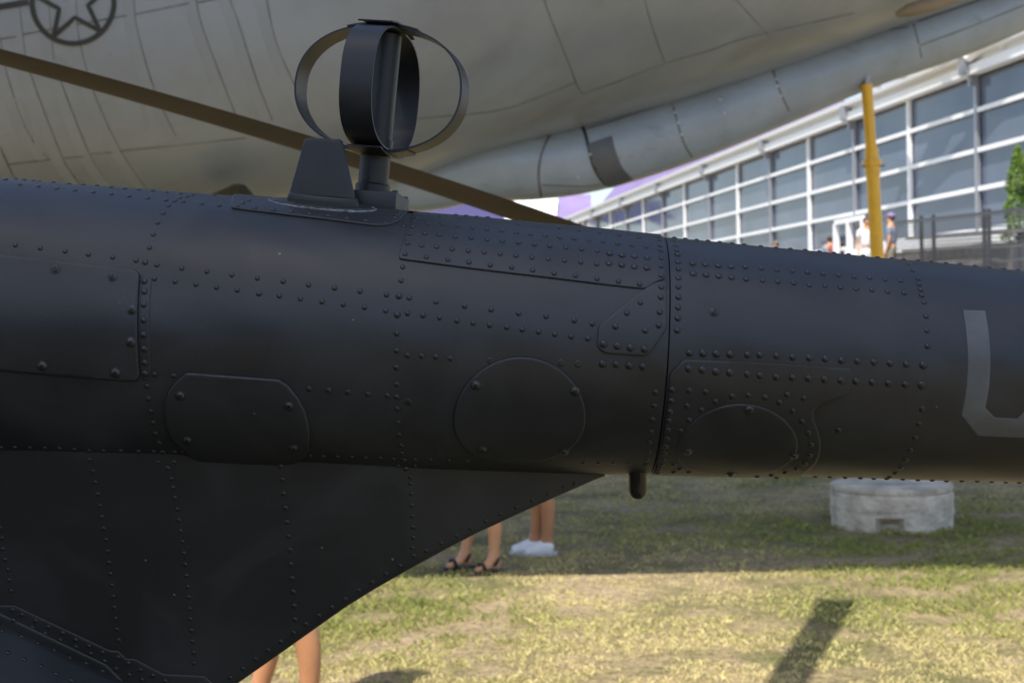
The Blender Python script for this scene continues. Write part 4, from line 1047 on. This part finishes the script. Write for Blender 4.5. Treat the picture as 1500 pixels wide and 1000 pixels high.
blade = obj('blade_antenna', bm, M['antenna'], heli, angle=50); PINV[blade.name] = IDN
X_, th_ = buv(fp(471, 296)); Xs_ = fp(471, 298).x; thf = math.asin(min(1, .0)) if False else math.acos((D - Yf) / Rb(Xs_))
cF = bpt(Xs_ - TILT * .15, thf, .001); nF = bnorm(Xs_, thf)
slope = Vector((1, 0, (zc(Xs_ + .1) + Rb(Xs_ + .1) - zc(Xs_ - .1) - Rb(Xs_ - .1)) / .2)).normalized()
tF = slope; bF = nF.cross(tF).normalized(); nF = tF.cross(bF).normalized()
if nF.z < 0: nF = -nF
def ell(a, b_, h, wob=0): return [cF + tF * a * math.cos(a0) + bF * b_ * math.sin(a0) + nF * (h + wob * noise.noise(Vector((math.cos(a0) * 7, math.sin(a0) * 7, h * 100)))) for a0 in [2 * PI * k / 64 for k in range(64)]]
bm = bmesh.new(); V = grid(bm, [ell(.0625, .0235, -.003), ell(.0625, .0235, .002), ell(.061, .022, .0032)], closed_v=True); bm.faces.new(V[-1]); bmesh.ops.recalc_face_normals(bm, faces=bm.faces)
obj('mounting_flange', bm, M['antenna'], blade, angle=50)
PINV[blade.name] = IDN
bm = bmesh.new(); V = grid(bm, [ell(.0455, .0125, .003), ell(.0445, .0115, .006), ell(.0425, .0105, .0115), ell(.0405, .009, .013)], closed_v=True); bm.faces.new(V[-1]); bmesh.ops.recalc_face_normals(bm, faces=bm.faces)
obj('base_boot', bm, M['antenna'], blade, angle=50)
bm = bmesh.new(); pts = []
for k in range(140):
    a0 = 2 * PI * k / 140; wv = noise.noise(Vector((math.cos(a0) * 9, math.sin(a0) * 9, 1)))
    pts.append(cF + tF * (.0655 + .001 * wv) * math.cos(a0) + bF * (.0258 + .0012 * wv) * math.sin(a0) + nF * (.0002 + .0006 * wv))
rows = []
for i, p in enumerate(pts):
    t_ = (pts[(i + 1) % 140] - pts[i - 1]).normalized(); s_ = t_.cross(nF); rad_ = .0015 + .0009 * noise.noise(Vector((i * .35, 0, 0)))
    rows.append([p + s_ * rad_ * 1.3 * math.cos(a0) + nF * rad_ * 1.2 * math.sin(a0) for a0 in [2 * PI * k / 8 for k in range(8)]])
grid(bm, rows, closed_u=True, closed_v=True); bmesh.ops.recalc_face_normals(bm, faces=bm.faces); obj('sealant_bead', bm, M['seal'], blade, angle=80)
fs = dome_mesh('flange_screw', .0032, .0013, 14, 3, [M['rivet']])
for k, (a_, b_) in enumerate([(-.032, -.0165), (.012, -.0175), (.046, -.0125)]):
    put('flange_screw', fs, cF + tF * a_ + bF * (b_ if bF.y > 0 else -b_) + nF * .0032, nF, blade)

# loop antenna -----------------------------------------------------
Da = D + .03
P0, P1 = at(545.5, 280, Da), at(568, 36, Da); zA_ = (P1 - P0).normalized(); Ln = (P1 - P0).length
xB = Vector((math.cos(rad(11)), -math.sin(rad(11)), 0)); xB = (xB - zA_ * xB.dot(zA_)).normalized(); yB = zA_.cross(xB).normalized()
def la(x, y, z): return P0 + xB * x + yB * y + zA_ * z
loop = empty('loop_antenna', P0, None, None); 
del loop
lant_bm = bmesh.new()
def lathe(bm, prof, n_=40):
    rows = [[la(r_ * math.cos(2 * PI * k / n_), r_ * math.sin(2 * PI * k / n_), z) for k in range(n_)] for r_, z in prof]
    V = grid(bm, rows, closed_v=True); bm.faces.new(V[-1]); bm.faces.new(list(reversed(V[0])))
LZ, LA_, LB_ = Ln * .603, .1080, .078
bm = bmesh.new()
lathe(bm, [(.0225, -.006), (.0225, .0075), (.0205, .009), (.0195, .010), (.0195, .044), (.0212, .0455), (.0212, .066)])
bmesh.ops.recalc_face_normals(bm, faces=bm.faces); lant = obj('loop_antenna', bm, M['antenna'], heli, angle=40); PINV[lant.name] = IDN
bm = bmesh.new(); lathe(bm, [(.0195, .05), (.0192, .12), (.0195, Ln - .014), (.014, Ln - .009)]); bmesh.ops.recalc_face_normals(bm, faces=bm.faces); obj('inner_mast', bm, M['antenna'], lant, angle=40)
def strap(name, axis, a_, b_, wid, th, a0_, a1_, full=False, zoff=0):
    bm = bmesh.new(); rows = []; n_ = 96 if full else 18; PW = 2.2 if axis == 'x' else 2.6
    for k in range(n_ if full else n_ + 1):
        g = a0_ + (a1_ - a0_) * k / n_; c_, s_ = math.cos(g), math.sin(g)
        nn = np.array([c_ / a_, s_ / b_]); nn /= np.hypot(*nn)
        for_ = []
        c_, s_ = math.copysign(abs(c_) ** (2 / PW), c_), math.copysign(abs(s_) ** (2 / PW), s_)
        for (wx, tt) in ((-.5, 0), (-.5, 1), (.5, 1), (.5, 0)):
            h_ = a_ * c_ + nn[0] * th * tt; z = LZ + b_ * s_ + nn[1] * th * tt
            w2 = wid * wx * 1.0
            for_.append(la(h_, w2, z) if axis == 'x' else la(w2, h_, z))
        rows.append(for_)
    V = grid(bm, rows, closed_u=full, closed_v=True)
    if not full: bm.faces.new(V[0]); bm.faces.new(list(reversed(V[-1])))
    bmesh.ops.recalc_face_normals(bm, faces=bm.faces); return obj(name, bm, M['antenna'], lant, angle=40)
strap('loop_band', 'x', LA_, LB_, .041, .0026, 0, 2 * PI, True)
strap('loop_band', 'y', LA_ * .985, LB_ - .003, .041, .0026, 0, 2 * PI, True)
for ax_ in 'xy':
    for c0 in (PI / 2, -PI / 2):
        strap('clamp_plate', ax_, LA_ + .0018, LB_ + (.0027 if ax_ == 'x' else .0040), .045, .0020, c0 - .40, c0 + .40)
# base box
bx = at(560, 304, Da + .01); Mb = Matrix.Translation(Vector((bx.x, Da + .005, P0.z - .004))) @ Matrix.Rotation(rad(4.6), 4, 'Y') @ Matrix.Rotation(rad(-4), 4, 'Z')
bm = bmesh.new(); box(bm, (-.046, -.055, -.034), (.028, .055, 0), M=Mb, bev=.002); obj('base_box', bm, M['antenna'], lant, angle=40)
for (x_, y_) in ((.024, -.044), (.024, .044), (-.036, -.044)):
    put('box_bolt', fs, Mb @ Vector((x_, y_, 0)), Vector((0, 0, 1)), lant).scale = (1.4, 1.4, 2)
bm = bmesh.new()
# drooping main rotor blade of the same helicopter
ba, bb_ = at(0, 83, 3.95), at(824, 334, 4.75); bd = (bb_ - ba)
rows = []
n_ = 60
Lb = bd.length
hdir = Vector((bd.x, bd.y, 0)).normalized(); cdir = Vector((-hdir.y, hdir.x, 0)).normalized()
for i in range(n_ + 1):
    f_ = -1.05 + 2.35 * i / n_; c = ba + bd * f_; c.z += .035 * (1 - (2 * f_ - 1) ** 2) * .55
    ch = .175; row = []
    for k in range(28):
        a0 = 2 * PI * k / 28; x_ = math.cos(a0); th = .008 * abs(math.sin(a0)) ** .9 * (1 + .35 * x_) * (1 if math.sin(a0) > 0 else -1)
        row.append(c + cdir * (x_ * ch / 2) + Vector((0, 0, th - x_ * (.003 + .009 * max(0, f_)))))
    rows.append(row)
bm.free(); bm = bmesh.new(); V = grid(bm, rows, closed_v=True); bm.faces.new(V[-1]); bm.faces.new(list(reversed(V[0]))); bmesh.ops.recalc_face_normals(bm, faces=bm.faces)
obj('rotor_blade', bm, M['blade'], heli, angle=60)
# the rest of the airframe to the left, out of frame
root_end = rows[0]; hubp = ba + bd * -1.05; HX = hubp.x - .9
bm = bmesh.new(); rows = []
X0 = tab[2][0]
for i in range(30):
    f_ = i / 29; X = X0 + .02 - f_ * 6.2; g = min(1, f_ / .55); g = g * g * (3 - 2 * g); end = 1 if f_ < .8 else math.sqrt(max(0.02, 1 - ((f_ - .8) / .2) ** 2))
    ry = (Rb(X0) + g * .75) * end; rz = (Rb(X0) + g * .8) * end; cz = zc(X0) - g * .18
    rows.append([Vector((X, D + ry * math.cos(2 * PI * k / 48), cz + rz * math.sin(2 * PI * k / 48))) for k in range(48)])
V = grid(bm, rows, closed_v=True); bm.faces.new(V[-1]); bmesh.ops.recalc_face_normals(bm, faces=bm.faces); obj('cabin', bm, M['boom'], heli, angle=60)
bm = bmesh.new(); hz = hubp.z + .12; tube(bm, [Vector((HX, D, 2.2)), Vector((HX, D, hz + .1))], .09, 16); tube(bm, [Vector((HX, D, hz - .1)), Vector((HX, D, hz + .08))], .28, 16); obj('rotor_mast', bm, M['black'], heli)
bm = bmesh.new(); bar(bm, Vector((HX, D, hz)), hubp, .16, .07); obj('blade_grip', bm, M['black'], heli, smooth=False)
for sx in (X0 - 2.4, X0 - 4.6):
    bm = bmesh.new()
    for sy_ in (-1, 1): tube(bm, [Vector((sx, D + sy_ * .4, .95)), Vector((sx, D + sy_ * .95, .08))], .04, 8)
    obj('skid_strut', bm, M['black'], heli)
for sy_ in (-1, 1):
    bm = bmesh.new(); tube(bm, [Vector((X0 - 5.4, D + sy_ * .95, .06)), Vector((X0 - 1.6, D + sy_ * .95, .06))], .05, 10); obj('landing_skid', bm, M['black'], heli)

# ------------------------------------------------------------------ invented machines out of view: they shade the boom and throw the blade shadow
tj = empty('boom_shade_jet', (-8.5, -8, 0), 'unseen grey jet with a high T-tail, added behind the camera to shade the boom', 'aircraft')
bm = bmesh.new(); tube(bm, [(-8.5, 2.5, 4.2), (-8.5, -1, 3.8), (-8.5, -6, 3.2), (-8.5, -20, 3.0), (-8.5, -23, 2.8)], [.3, .8, 1.5, 1.6, .3], 32); obj('fuselage', bm, M['kc'], tj)
tS = 7.3 / S.z
bx_, by_ = S.x * tS, D + S.y * tS
bm = bmesh.new(); slab(bm, [(-9.6, by_ - 3.8, 9.0), (bx_ + .67, by_ - 3.4, 9.0), (bx_ + .67, by_ + .25, 9.0), (-9.6, by_ + .5, 9.0)], .18); bmesh.ops.recalc_face_normals(bm, faces=bm.faces); obj('shade_tailplane', bm, M['kc'], tj, smooth=False)  # unseen slab sized to block the sun from the helicopter boom
bm = bmesh.new(); a_ = [(-8.62, by_ - 1.6, 4.0), (-8.62, by_ + 1.6, 4.0), (-8.62, by_ + .9, 8.9), (-8.62, by_ - .9, 8.9)]
V = grid(bm, [[Vector(p) for p in a_], [Vector(p) + Vector((.24, 0, 0)) for p in a_]], closed_v=True); bm.faces.new(V[0]); bm.faces.new(list(reversed(V[1]))); bmesh.ops.recalc_face_normals(bm, faces=bm.faces); obj('fin', bm, M['kc'], tj, smooth=False)
for (x_, y_) in ((-8.5, -19), (-10.2, -10), (-6.8, -10)):
    bm = bmesh.new(); tube(bm, [(x_, y_, 2.4), (x_, y_, .5)], .09, 10); tube(bm, [(x_ - .15, y_, .45), (x_ + .15, y_, .45)], .45, 24); obj('landing_gear', bm, M['black'], tj)
g0 = gnd(1228, 879); g1 = gnd(1152, 1000); zt = 4.2
bdv = (g0 - g1).normalized(); tip = g0 + S * (zt / S.z); hub2 = tip - bdv * 9.5
nh = empty('blade_shadow_helicopter', (hub2.x, hub2.y, 0), 'unseen dark helicopter, body made up to carry the blade that shadows the grass', 'helicopter')  # invented body; only its blade is inferred from the shadow on the grass
bm = bmesh.new(); sdv = Vector((-bdv.y, bdv.x, 0))
slab(bm, [tip + sdv * .115, tip - sdv * .115, tip - sdv * .10 - bdv * .5, hub2 - sdv * .07, hub2 + sdv * .07, tip + sdv * .10 - bdv * .5], .04); bmesh.ops.recalc_face_normals(bm, faces=bm.faces); obj('rotor_blade', bm, M['black'], nh, smooth=False)
bm = bmesh.new(); slab(bm, [hub2 + sdv * .11, hub2 - sdv * .11, hub2 - sdv * .11 - bdv * 9, hub2 + sdv * .11 - bdv * 9], .04); bmesh.ops.recalc_face_normals(bm, faces=bm.faces); obj('rotor_blade', bm, M['black'], nh, smooth=False)
bm = bmesh.new(); tube(bm, [(hub2.x, hub2.y, 2.9), (hub2.x, hub2.y, 4.35)], .14, 16); obj('rotor_mast', bm, M['black'], nh)
bm = bmesh.new(); tube(bm, [(hub2.x - 4.4, hub2.y - .6, 1.5), (hub2.x - 4, hub2.y - .6, 1.7), (hub2.x - 2.5, hub2.y - .6, 1.9), (hub2.x + 1.2, hub2.y - .6, 2.0), (hub2.x + 3, hub2.y - .6, 2.3), (hub2.x + 9, hub2.y - .6, 2.6)], [.2, .7, 1.1, 1.15, .5, .18], 32); obj('cabin', bm, M['boom'], nh)
for sx in (-2, 1):
    bm = bmesh.new(); tube(bm, [(hub2.x + sx, hub2.y - 1.2, 1.2), (hub2.x + sx, hub2.y - 1.7, .08)], .05, 8); tube(bm, [(hub2.x + sx, hub2.y, 1.2), (hub2.x + sx, hub2.y + .5, .08)], .05, 8); obj('skid_strut', bm, M['black'], nh)
for s_ in (-1.7, .5):
    bm = bmesh.new(); tube(bm, [(hub2.x - 3, hub2.y + s_, .06), (hub2.x + 2, hub2.y + s_, .06)], .05, 8); obj('landing_skid', bm, M['black'], nh)
